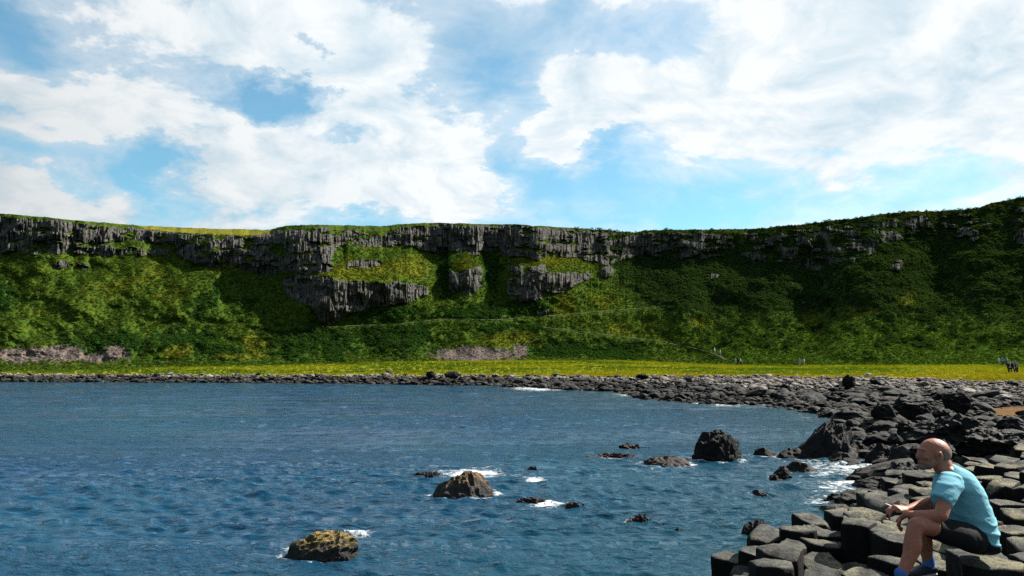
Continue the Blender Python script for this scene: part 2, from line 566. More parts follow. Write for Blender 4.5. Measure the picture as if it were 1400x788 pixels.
D0_X = [-700, -220, 0, 300, 600, 760, 870, 960, 1100, 1250, 1400, 1620, 2000]
D0_V = [v / 1.5 for v in (175, 200, 212, 232, 250, 262, 272, 262, 245, 230, 217, 190, 150)]


def hill_base_Y(px):
    return np.interp(px, D0_X, D0_V)


def build_ground():
    pxs = np.concatenate([np.arange(-620, -220, 20), np.arange(-220, 1640, 4.0), np.arange(1640, 2400, 30)])
    ts = np.linspace(0, 1, 200)
    Yb = hill_base_Y(pxs) + 6
    Y = np.exp(np.log(8.0) * (1 - ts[:, None]) + np.log(Yb)[None, :] * ts[:, None])
    # denser towards the far shore
    X = (pxs[None, :] - 700) / F * Y
    d = coast_d(X, Y)
    Z = ground_z(X, Y, d)
    w = beach_w(X, Y)
    grass = sstep(d / w + 0.10 * fbm(X * 0.08, Y * 0.08, 0.0, 4, 9), 0.92, 1.06)
    rough = 0.16 * np.abs(fbm(X * 1.3, Y * 1.3, 0.0, 4, 3)) * (1 - grass) + 0.08 * fbm(X * 0.6, Y * 0.6, 0.0, 3, 23) * grass
    Z = Z + rough
    wet = 1 - sstep(d / w, 0.35, 0.8)
    weed = np.zeros_like(X)
    for cx, cy, rx, ry in [(1380, 564, 75, 9), (1392, 517, 40, 4), (1290, 577, 40, 5), (1330, 560, 40, 4), (1180, 553, 24, 4), (1235, 545, 30, 3)]:
        q = on_z(cx, cy, 1.2)
        px, py = project(X, Y, Z)
        weed = np.maximum(weed, ell(px, py, cx, cy, rx, ry))
    me = mesh_np('shore_ground', np.stack([X, Y, Z], -1).reshape(-1, 3), grid_faces(len(ts), len(pxs)), [M_GROUND], True,
                 dict(grass=grass.ravel(), wet=wet.ravel(), weed=weed.ravel()))
    link('shore_ground', me, kind='structure', label='bouldery foreshore rising to a flat yellow-green grass strip', cat='ground')


build_ground()

# ------------------------------------------------------------------ hillside with basalt cliffs
crest = [(-700, 262), (-220, 282), (0, 292), (60, 297), (120, 303), (200, 309), (250, 311.5), (300, 313), (370, 314.5), (377, 312), (392, 308.5), (440, 307), (520, 309.5),
         (545, 306.5), (600, 305), (700, 307), (740, 309), (762, 311), (800, 313), (840, 316), (868, 318.5), (880, 315), (950, 314), (1000, 314), (1050, 312),
         (1100, 306), (1150, 301), (1200, 294.5), (1240, 289.5), (1300, 288), (1335, 284.5), (1352, 279), (1400, 269.5), (1620, 236), (2000, 200)]
ROCKS = [
    [(-700, 275), (0, 297), (60, 302), (130, 308), (200, 315), (260, 321), (330, 323), (374, 321), (374, 345), (366, 378), (345, 372), (330, 368), (300, 366), (270, 362),
     (247, 352), (238, 335), (190, 329), (137, 330), (128, 346), (60, 347), (0, 347), (-700, 335)],
    [(372, 318), (392, 312), (440, 312), (480, 315), (520, 324), (545, 312), (620, 308), (720, 310), (762, 314), (868, 321), (962, 318), (964, 345), (930, 353), (870, 350),
     (850, 357), (830, 363), (790, 353), (762, 352), (746, 340), (738, 354), (720, 353), (660, 348), (620, 346), (600, 352), (568, 339), (530, 338), (462, 337),
     (456, 346), (452, 372), (420, 373), (372, 377), (366, 350)],
    [(384, 383), (400, 376), (450, 377), (470, 385), (520, 388), (545, 384), (584, 391), (585, 402), (560, 412), (520, 420), (480, 428), (462, 437), (450, 444),
     (440, 441), (430, 425), (400, 408), (388, 396)],
    [(613, 366), (630, 372), (655, 364), (661, 390), (640, 404), (612, 398)],
    [(694, 360), (722, 366), (746, 360), (752, 373), (802, 374), (809, 381), (780, 393), (768, 401), (745, 398), (740, 413), (700, 411), (692, 385)],
]
ROCK_SPOTS = [(145, 342, 16, 10), (178, 346, 26, 9), (216, 342, 18, 10), (85, 362, 18, 5), (112, 366, 10, 4), (497, 362, 30, 8), (740, 426, 8, 8), (829, 372, 10, 10),
              (740, 345, 10, 9), (975, 377, 12, 6), (1085, 386, 8, 5), (1228, 364, 9, 9), (1335, 322, 12, 8), (1396, 326, 12, 12)]
RIGHT_BAND = [(955, 322), (1050, 318), (1100, 313), (1200, 304), (1252, 300), (1250, 322), (1200, 342), (1150, 366), (1100, 373), (1060, 358), (1000, 350), (958, 356)]
PATH_A = [(300, 443), (420, 444), (480, 446), (545, 444), (600, 437), (680, 438), (760, 432), (840, 425), (930, 417.5)]
PATH_B = [(640, 440), (700, 443), (800, 455), (900, 467), (955, 478), (985, 488), (993, 493)]


def build_hill():
    pxs = np.concatenate([np.arange(-700, -200, 12.0), np.arange(-200, 1600, 1.1), np.arange(1600, 2000, 12.0)])
    NR = 300
    n = len(pxs)
    Y0 = hill_base_Y(pxs)
    X0 = (pxs - 700) / F * Y0
    z0 = ground_z(X0, Y0) - 0.25
    _, yb = project(X0, Y0, z0)
    yc = np.interp(pxs, [c[0] for c in crest], [c[1] for c in crest])
    yc = yc + 0.9 * fbm(pxs / 9.0, pxs * 0, 0.0, 3, 41) + 1.0 * vnoise(pxs / 26.0, pxs * 0, 0, 44) * sstep(pxs, 950, 1100)
    s = np.linspace(0, 1, NR)
    PX = np.broadcast_to(pxs[None, :], (NR, n))
    PY = yb[None, :] + (yc - yb)[None, :] * s[:, None]
    # masks, with wandering edges
    wx = 5.0 * fbm(PX / 16, PY / 16, 0.0, 4, 51)
    wy = 4.0 * fbm(PX / 12, PY / 12, 0.0, 4, 57)
    mx, my = PX + wx, PY + wy
    rock = np.zeros(PX.shape)
    for p in ROCKS:
        rock = np.maximum(rock, inpoly(mx, my, p))
    solid = inpoly(mx, my, ROCKS[2]) | inpoly(mx, my, ROCKS[3])
    for a in ROCK_SPOTS:
        rock = np.maximum(rock, ell(mx, my, *a) > 0.42)
    br = fbm(PX / 22, PY / 7, 0.0, 4, 63)
    rock = np.maximum(rock, inpoly(mx, my, RIGHT_BAND) * (br > -0.16))
    rock = np.maximum(rock, inpoly(mx, my, [(1240, 298), (1330, 293), (1480, 275), (1480, 312), (1330, 322), (1240, 332)]) * (br > 0.10))
    turf = fbm(PX / 20, PY / 5.5, 0.0, 4, 71)
    rock = rock * ((turf < 0.26 + 0.05 * sstep(PX, 200, 0)) | solid)
    gully = np.zeros(PX.shape)
    # slope angle of each spot, then walk up every column
    rgt = sstep(PX, 880, 1000)
    base = np.radians(17 + 17 * (sstep(s, 0.0, 0.16)[:, None] * (1 - rgt) + sstep(s, 0.05, 0.42)[:, None] * rgt)) + np.radians(7) * sstep(PX, 880, 1050) * sstep(PY, 440, 400)
    ang = base + np.radians(3) * fbm(PX / 40, PY / 14, 0.0, 3, 77)
    rs = blur(blur(rock, 1, 0), 1, 1)
    ang = ang * (1 - rs) + np.radians(74) * rs
    led = np.maximum(ell(PX, PY, 500, 365, 90, 18), 0)
    ang = np.where(rock > 0.5, ang, ang - np.radians(6) * led)
    plate = inpoly(PX, PY, [(170, 300), (374, 305), (374, 322), (330, 323), (260, 320), (200, 314)])
    ang = np.where(plate, np.radians(13), ang)
    for path, wdt in ((PATH_A, 1.3), (PATH_B, 1.1)):
        yp = np.interp(pxs, [q[0] for q in path], [q[1] for q in path])
        on = (pxs > path[0][0]) & (pxs < path[-1][0])
        q = np.abs(PY - yp[None, :]) < wdt
        ang = np.where(q & on[None, :], np.radians(14), ang)
        q2 = np.abs(PY - (yp[None, :] - 2.6)) < 1.3
        ang = np.where(q2 & on[None, :] & (rock < 0.5), np.radians(52), ang)
    _, e = ray(PX, PY)
    LY = np.zeros(PX.shape)
    LY[0] = np.log(Y0)
    de = np.diff(e, axis=0)
    ta = np.maximum(np.tan(ang[1:]) - e[1:], 0.06)
    LY[1:] = LY[0] + np.cumsum(de / ta, axis=0)
    Y = np.exp(LY)
    # sideways relief: spread each column's depth to its neighbours
    Yb_ = blur(blur(Y, 24, 1), 24, 1)
    Y = Y * 0.22 + Yb_ * 0.78
    # spurs and gullies
    for cx, cy, rx, ry, amp in [(510, 385, 85, 42, 6), (440, 415, 40, 34, 4), (636, 378, 26, 26, 5), (752, 385, 66, 34, 7), (830, 372, 14, 14, 4), (400, 345, 40, 40, 4),
                                (672, 385, 16, 40, -3), (600, 400, 16, 40, -1.5),
                                (290, 340, 50, 30, 4), (60, 320, 70, 40, 4), (215, 330, 30, 40, -4), (740, 330, 20, 25, 4), (1030, 440, 60, 50, 5), (1180, 400, 70, 90, 6),
                                (1110, 420, 40, 90, -5), (1290, 380, 50, 100, -6), (940, 420, 30, 60, 4)]:
        Y = Y - amp * ell(PX, PY, cx, cy, rx, ry) * sstep(s, 0, 0.12)[:, None]
    Y = Y + sstep(s, 0, 0.1)[:, None] * (3.2 * fbm(PX / 55, PY / 30, 0.0, 3, 81) + 1.1 * fbm(PX / 13, PY / 9, 0.0, 3, 83))
    # jointed basalt: columns three or four pixels wide that step in and out, broken by ledges
    cw = 3.0
    lev = np.floor(PY / 13.0 + 0.9 * vnoise(PX / 14, PY / 40, 0, 87))
    cu = PX / cw + 0.55 * vnoise(PX / 3.0, lev, 0, 88) + lev * 0.37
    ci = np.floor(cu)
    cf = cu - ci
    h1 = _hash(ci.astype(np.int64), lev.astype(np.int64), np.zeros_like(ci, dtype=np.int64), 5)
    bi = np.floor(PX / 17.0 + 0.4 * vnoise(PX / 9, PY / 20, 0, 89))
    h2 = _hash(bi.astype(np.int64), np.floor(lev / 2).astype(np.int64), np.zeros_like(bi, dtype=np.int64), 6)
    colr = (h1 - 0.5) * 1.05 - 0.45 * (1 - (2 * cf - 1) ** 2) + (h2 - 0.5) * 2.4
    Y = Y + colr * blur(rock, 1, 1)
    a, b = ray(PX, PY)
    X, Z = a * Y, CAMZ + b * Y
    # plateau running back from the edge
    ext = np.array([2, 6, 14, 30, 60, 120, 240.0])
    Ye = Y[-1][None, :] + ext[:, None]
    Xe = X[-1][None, :] + (X[-1] / Y[-1])[None, :] * ext[:, None]
    Ze = Z[-1][None, :] + (0.02 * ext + 0.0)[:, None] + 0.3 * fbm(Xe / 6, Ye / 6, 0.0, 3, 91)
    # colours of the plant cover
    def soft(lst):
        o = np.zeros(PX.shape)
        for q in lst:
            o = np.maximum(o, ell(mx, my, *q[:4]) * (q[4] if len(q) > 4 else 1))
        return o
    nn = fbm(PX / 24, PY / 11, 0.0, 5, 95)
    n2 = fbm(PX / 7, PY / 4, 0.0, 4, 97)
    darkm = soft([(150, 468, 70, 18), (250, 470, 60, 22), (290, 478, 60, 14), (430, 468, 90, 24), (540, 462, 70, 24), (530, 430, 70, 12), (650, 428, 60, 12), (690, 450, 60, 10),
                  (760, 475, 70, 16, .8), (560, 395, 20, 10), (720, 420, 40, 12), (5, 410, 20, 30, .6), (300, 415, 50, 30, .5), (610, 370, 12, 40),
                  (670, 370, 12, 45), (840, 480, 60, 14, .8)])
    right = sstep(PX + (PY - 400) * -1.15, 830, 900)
    yel = soft([(480, 370, 80, 18), (560, 365, 40, 25), (750, 355, 55, 14), (635, 362, 18, 16), (700, 465, 60, 16), (770, 415, 30, 26, .8), (830, 410, 40, 14, .8), (30, 330, 20, 10, .5),
                (240, 482, 30, 14), (350, 470, 30, 20), (200, 390, 120, 40, .55), (320, 360, 50, 26, .8), (45, 430, 60, 60, .4), (60, 480, 40, 16, .5), (330, 488, 60, 6),
                (660, 488, 100, 5, .8), (1110, 440, 24, 18, .8), (1170, 425, 50, 14, .7), (1240, 410, 30, 16, .7), (960, 440, 25, 15, .7), (850, 450, 40, 20, .6), (1000, 478, 70, 7, .5)])
    mid = np.array((0.050, 0.088, 0.014))
    drk = np.array((0.028, 0.070, 0.014))
    ylw = np.array((0.108, 0.116, 0.013))
    deep = np.array((0.034, 0.066, 0.021))  # dark scrub green with a bluish lift painted in for hazy shade
    f = lambda v: np.clip(v, 0, 1)[..., None]
    tint = mid + (ylw - mid) * f(0.05 + nn * 0.65 + 0.3 * n2)
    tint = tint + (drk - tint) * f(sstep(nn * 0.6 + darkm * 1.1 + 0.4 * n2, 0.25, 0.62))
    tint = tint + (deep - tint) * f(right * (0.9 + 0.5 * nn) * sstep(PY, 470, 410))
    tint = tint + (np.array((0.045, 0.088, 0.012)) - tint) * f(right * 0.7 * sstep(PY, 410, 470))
    tint = tint + (ylw - tint) * f(sstep(yel + 0.3 * nn + 0.2 * n2, 0.35, 0.85) * 0.8)
    tint = np.where(plate[..., None], np.array((0.17, 0.16, 0.03)) * (1 + 0.5 * n2[..., None]), tint)
    crn = sstep(s, 0.955, 0.99)[:, None] * sstep(PX, 380, 500)
    tint = tint + (np.array((0.06, 0.085, 0.02)) - tint) * f(crn)
    scree = soft([(35, 486, 60, 14), (85, 484, 40, 16), (158, 482, 24, 14), (-60, 484, 60, 14), (652, 486, 75, 15), (712, 480, 13, 14), (128, 490, 60, 6)]) * sstep(PY, 466, 474)
    scree = scree * (rock < 0.5)
    tint = np.clip(tint, 0.004, 0.5)
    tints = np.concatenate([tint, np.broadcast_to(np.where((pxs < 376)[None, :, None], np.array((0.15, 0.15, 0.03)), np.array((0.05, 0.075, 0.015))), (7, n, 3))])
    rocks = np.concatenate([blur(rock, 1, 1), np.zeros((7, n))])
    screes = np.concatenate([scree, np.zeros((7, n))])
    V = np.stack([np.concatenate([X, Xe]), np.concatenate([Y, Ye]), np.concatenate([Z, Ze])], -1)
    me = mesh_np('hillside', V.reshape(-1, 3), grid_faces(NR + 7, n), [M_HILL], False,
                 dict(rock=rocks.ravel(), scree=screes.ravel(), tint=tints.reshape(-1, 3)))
    link('hillside', me, kind='structure', label='green amphitheatre hillside capped by dark columnar basalt cliffs', cat='hillside')
    return dict(px=pxs, PX=PX, PY=PY, X=X, Y=Y, Z=Z, rock=rock, tint=tint, scree=scree, s=s, right=right, dark=darkm, plate=plate, yb=yb, yc=yc)


HILL = build_hill()


def hill_at(px, py):
    """surface point of the hillside on a sight line"""
    H = HILL
    j = int(np.argmin(np.abs(H['px'] - px)))
    col = H['PY'][:, j]
    i = int(np.argmin(np.abs(col - py)))
    return np.array((H['X'][i, j], H['Y'][i, j], H['Z'][i, j]))


def build_path(name, path, label, lo, hi):
    pts = []
    for px in np.arange(lo, hi, 2.0):
        py = np.interp(px, [q[0] for q in path], [q[1] for q in path])
        pts.append(hill_at(px, py))
    pts = np.array(pts)
    for k in range(3):
        pts[1:-1] = (pts[:-2] + pts[1:-1] * 2 + pts[2:]) / 4
    t = np.gradient(pts, axis=0)
    side = np.stack([t[:, 1], -t[:, 0], np.zeros(len(t))], -1)
    side /= np.linalg.norm(side, axis=1)[:, None]
    half = 0.27 + 0.15 * vnoise(np.arange(len(pts)) / 5.0, 0.0)
    rows = []
    for q, dz in ((-1.0, 0.02), (-0.5, 0.16), (0.5, 0.16), (1.0, 0.02)):
        r = pts + side * (half * q)[:, None]
        r[:, 2] = pts[:, 2] + dz
        rows.append(r)
    V = np.stack(rows).reshape(-1, 3)
    link(name, mesh_np(name, V, grid_faces(4, len(pts)), [M_PATH], True), kind='structure', label=label, cat='path')


build_path('footpath', PATH_A, 'narrow footpath cut level across the green hillside below the cliffs', 470, 930)
build_path('footpath', PATH_B, 'narrow footpath slanting down the hillside to the grass flat', 700, 993)


# ------------------------------------------------------------------ plant cover and small stones (too many to count)
def clump_mesh(name, n, r, h, leaf, seed, mat, blade=False):
    rg = random.Random(seed)
    vs, fs = [], []
    for k in range(n):
        a = rg.uniform(0, 2 * math.pi)
        q = math.sqrt(rg.random()) * r
        if blade:
            x, y = q * math.cos(a), q * math.sin(a)
            hh = h * rg.uniform(0.6, 1.1)
            b = rg.uniform(0, 6.28)
            dx, dy = math.cos(b) * leaf, math.sin(b) * leaf
            lx, ly = rg.uniform(-.4, .4) * hh, rg.uniform(-.4, .4) * hh
            i = len(vs)
            vs += [(x - dx, y - dy, -0.05), (x + dx, y + dy, -0.05), (x + lx, y + ly, hh)]
            fs.append((i, i + 1, i + 2))
        else:
            zt = h * math.sqrt(max(0, 1 - (q / r) ** 2)) * rg.uniform(0.55, 1.05)
            c = Vector((q * math.cos(a), q * math.sin(a), zt))
            nrm = Vector((c.x, c.y, c.z * 1.3 + 0.3)).normalized() + Vector((rg.uniform(-.5, .5), rg.uniform(-.5, .5), rg.uniform(-.5, .5)))
            u = nrm.cross(Vector((rg.uniform(-1, 1), rg.uniform(-1, 1), rg.uniform(-1, 1)))).normalized()
            w = nrm.cross(u).normalized()
            l1, l2 = leaf * rg.uniform(.6, 1.2), leaf * rg.uniform(.35, .6)
            i = len(vs)
            vs += [tuple(c - u * l1), tuple(c + w * l2), tuple(c + u * l1 - nrm * l1 * .3), tuple(c - w * l2)]
            fs.append((i, i + 1, i + 2))
            fs.append((i, i + 2, i + 3))
    me = bpy.data.meshes.new(name)
    me.from_pydata(vs, [], fs)
    me.materials.append(mat)
    return me


def scatter(name, pts, sc, tint, meshes, label, cat, idx=None, zrot=None, tilt=0.15):
    n = len(pts)
    me = bpy.data.meshes.new(name)
    me.vertices.add(n)
    me.vertices.foreach_set('co', np.asarray(pts, np.float32).ravel())
    rot = np.stack([RNG.uniform(-tilt, tilt, n), RNG.uniform(-tilt, tilt, n), RNG.uniform(0, 6.28, n)], -1)
    sc = np.asarray(sc, np.float32)
    if sc.ndim == 1:
        sc = np.repeat(sc[:, None], 3, 1)
    me.attributes.new('sc', 'FLOAT_VECTOR', 'POINT').data.foreach_set('vector', sc.ravel())
    me.attributes.new('rot', 'FLOAT_VECTOR', 'POINT').data.foreach_set('vector', rot.astype(np.float32).ravel())
    me.attributes.new('tint', 'FLOAT_VECTOR', 'POINT').data.foreach_set('vector', np.asarray(tint, np.float32).ravel())
    me.attributes.new('pick', 'INT', 'POINT').data.foreach_set('value', RNG.integers(0, len(meshes), n).astype(np.int32) if idx is None else np.asarray(idx, np.int32))
    o = link(name, me, label=label, cat=cat, kind='stuff')
    g = bpy.data.node_groups.new(name, 'GeometryNodeTree')
    g.interface.new_socket('Geometry', in_out='INPUT', socket_type='NodeSocketGeometry')
    g.interface.new_socket('Geometry', in_out='OUTPUT', socket_type='NodeSocketGeometry')
    N, L = g.nodes, g.links
    gi, go = N.new('NodeGroupInput'), N.new('NodeGroupOutput')
    iop = N.new('GeometryNodeInstanceOnPoints')
    join = N.new('GeometryNodeJoinGeometry')
    for m in reversed(meshes):
        src = bpy.data.objects.new(m.name, m)
        oi = N.new('GeometryNodeObjectInfo')
        oi.inputs['Object'].default_value = src
        oi.inputs['As Instance'].default_value = True
        L.new(oi.outputs['Geometry'], join.inputs[0])
    L.new(gi.outputs[0], iop.inputs['Points'])
    L.new(join.outputs[0], iop.inputs['Instance'])
    iop.inputs['Pick Instance'].default_value = True
    for nm, typ, sock in (('sc', 'FLOAT_VECTOR', 'Scale'), ('rot', 'FLOAT_VECTOR', 'Rotation'), ('pick', 'INT', 'Instance Index')):
        a = N.new('GeometryNodeInputNamedAttribute')
        a.data_type = typ
        a.inputs['Name'].default_value = nm
        L.new([q for q in a.outputs if q.enabled][0], iop.inputs[sock])
    L.new(iop.outputs[0], go.inputs[0])
    mod = o.modifiers.new('scatter', 'NODES')
    mod.node_group = g
    return o


def pick_hill(n, weight):
    """random surface points of the hillside, weighted"""
    H = HILL
    Y = H['Y']
    # visible strip area per cell
    w = weight[:-1, :-1]
    ax = np.diff(H['X'], axis=1)[:-1]
    d1 = np.sqrt(np.diff(H['Y'], axis=0)[:, :-1] ** 2 + np.diff(H['Z'], axis=0)[:, :-1] ** 2)
    ar = np.abs(ax) * np.minimum(d1, 2.5) * w
    ar = ar * ((H['PX'] > -320) & (H['PX'] < 1720))[:-1, :-1]
    p = (ar / ar.sum()).ravel()
    k = np.searchsorted(np.cumsum(p), RNG.random(n))
    k = np.minimum(k, p.size - 1)
    i, j = np.divmod(k, w.shape[1])
    u, v = RNG.random(n), RNG.random(n)
    g = lambda A: A[i, j] * (1 - u) * (1 - v) + A[i + 1, j] * u * (1 - v) + A[i, j + 1] * (1 - u) * v + A[i + 1, j + 1] * u * v
    return np.stack([g(H['X']), g(H['Y']), g(H['Z'])], -1), i, j


def build_cover():
    H = HILL
    fern = [clump_mesh('bracken_clump', 26, 0.55, 0.5, 0.22, s, M_LEAF) for s in (1, 2, 3)]
    tuft = [clump_mesh('grass_tuft', 16, 0.35, 0.38, 0.035, s, M_GRASS, True) for s in (4, 5)]
    bush = [clump_mesh('scrub_clump', 60, 0.8, 1.1, 0.22, s, M_LEAF) for s in (6, 7)]
    free = (H['rock'] < 0.5) & (H['scree'] + 0.5 * fbm(H['PX'] / 5, H['PY'] / 4, 0.0, 3, 151) < 0.5)
    lum = H['tint'][..., 1]
    n = 125000
    w = free * np.where(lum < 0.075, 1.3, 0.75) * (H['plate'] < 1) + 0.05 * (H['rock'] > 0.5)
    for path in (PATH_A, PATH_B):
        yp = np.interp(H['px'], [q[0] for q in path], [q[1] for q in path])
        w = w * (1 - 0.7 * ((np.abs(H['PY'] - yp[None, :] - 0.4) < 2.0) & (H['px'] > path[0][0] + 120) & (H['px'] < path[-1][0])))
    pts, i, j = pick_hill(n, w)
    t = H['tint'][i, j] * (0.75 + 0.6 * RNG.random(n))[:, None]
    dark = lum[i, j] < 0.075
    sc = np.where(dark, RNG.uniform(0.40, 0.95, n), RNG.uniform(0.28, 0.62, n)) * np.where((i > len(H['s']) - 14) & (H['px'][j] < 800), 0.45, 1.0)
    scatter('bracken', pts, sc, t * 1.15, fern, 'dense green bracken and low plants covering the hillside', 'bracken')
    # taller scrub: right-hand slope, the crest and the gullies
    w = free * (0.05 + H['right'] * 0.9 + 0.8 * np.clip(H['dark'], 0, 1)) * (fbm(H['PX'] / 14, H['PY'] / 9, 0.0, 3, 131) > 0.12) * (H['PY'] < 480) * ((H['s'][:, None] < 0.93) | (H['PX'] > 760))
    n = 5200
    pts, i, j = pick_hill(n, w)
    t = np.array((0.034, 0.064, 0.020)) * (0.6 + 0.7 * RNG.random(n))[:, None]  # scrub green, lifted in colour to stand in for haze over the shade
    sc = RNG.uniform(0.35, 0.85, n)
    # along the skyline to the right
    m = 900
    cx = RNG.uniform(745, 1700, m)
    jj = np.clip(np.searchsorted(H['px'], cx), 0, len(H['px']) - 1)
    ii = len(H['s']) - 1 - RNG.integers(0, 9, m)
    cp = np.stack([H['X'][ii, jj], H['Y'][ii, jj], H['Z'][ii, jj] - 0.25], -1)
    pts = np.concatenate([pts, cp])
    t = np.concatenate([t, np.array((0.034, 0.05, 0.012)) * (0.6 + 0.8 * RNG.random(m))[:, None]])
    sc = np.concatenate([sc, RNG.uniform(0.25, 0.75, m) * (0.6 + 0.5 * sstep(cx, 950, 1150))])
    scatter('scrub', pts, sc, t, bush, 'dark low scrub on the shaded slope and along the cliff top', 'scrub')
    # grass of the flat and of the plateau
    n = 26000
    px = RNG.uniform(-250, 1650, n * 3)
    Y = np.sqrt(RNG.uniform(60 ** 2, 184 ** 2, n * 3))
    X = (px - 700) / F * Y
    d = coast_d(X, Y)
    ok = (d / beach_w(X, Y) + 0.10 * fbm(X * 0.08, Y * 0.08, 0.0, 4, 9) > 1.0) & (Y < hill_base_Y(px) + 2)
    X, Y, d, px = (q[ok][:n] for q in (X, Y, d, px))
    Z = ground_z(X, Y, d) + 0.02
    q = fbm(X * 0.05, Y * 0.14, 0.0, 4, 141)
    k = len(X)
    gold, lime, green = np.array((0.28, 0.21, 0.016)), np.array((0.22, 0.26, 0.014)), np.array((0.075, 0.135, 0.012))
    edge = sstep(d / beach_w(X, Y), 1.5, 1.02)
    q = q + 0.5 * fbm(X * 0.25, Y * 0.5, 0.0, 3, 147)
    t = lime + (green - lime) * np.clip(q * 3.0 + 0.30 + 0.45 * sstep(px, 760, 250), 0, 1)[:, None]
    t = t + (gold - t) * np.clip(edge * 0.6 + np.maximum(0, -q) * 0.9, 0, 1)[:, None]
    t *= (0.75 + 0.5 * RNG.random(k))[:, None]
    scatter('flat_grass', np.stack([X, Y, Z], -1), RNG.uniform(0.4, 1.0, k), t, tuft, 'bright yellow-green grass on the flat behind the shore', 'grass')


build_cover()


# ------------------------------------------------------------------ boulders
def ico(sub):
    bm = bmesh.new()
    bmesh.ops.create_icosphere(bm, subdivisions=sub, radius=1.0)
    v = np.array([q.co[:] for q in bm.verts])
    f = np.array([[q.index for q in p.verts] for p in bm.faces])
    bm.free()
    return v, f


ICO = {s: ico(s) for s in (2, 3, 4, 5)}


def boulder(name, seed, sub=3, mat=None, sx=1.0, sy=1.0, sz=0.7, rough=0.3, blocky=0.5, smooth=True, lean=0.0, fine=0.12, taper=0.0):
    v, f = ICO[sub]
    rg = np.random.default_rng(seed)
    o = rg.uniform(-50, 50, 3)
    d = v / np.linalg.norm(v, axis=1)[:, None]
    r = np.ones(len(d))
    # cut by random planes for flat faces
    for k in range(int(16 * blocky) + 3):
        nrm = rg.normal(size=3)
        nrm /= np.linalg.norm(nrm)
        c = d @ nrm
        lim = rg.uniform(0.66, 0.92)
        r = np.where(c > 1e-3, np.minimum(r, lim / np.maximum(c, 1e-3)), r)
    sc3 = np.array((sx, sy, sz)) / max(sx, sy, sz)
    a = d * sc3 * 1.6 + o
    r = r * (1 + rough * fbm(a[:, 0], a[:, 1], a[:, 2], 4, seed))
    b = d * sc3 * 4.2 + o
    rid = 1 - np.abs(fbm(b[:, 0], b[:, 1], b[:, 2], 4, seed + 3)) * 2
    r = r * (1 + fine * (rid - 0.5))
    p = d * r[:, None] * np.array((sx, sy, sz))
    if taper:
        q = np.clip(p[:, 2] / sz, 0, 1)
        p[:, :2] *= (1.12 - taper * q ** 0.8)[:, None]
    p[:, 0] += lean * p[:, 2]
    return mesh_np(name, p, f, [mat or M_BOULDER], smooth)


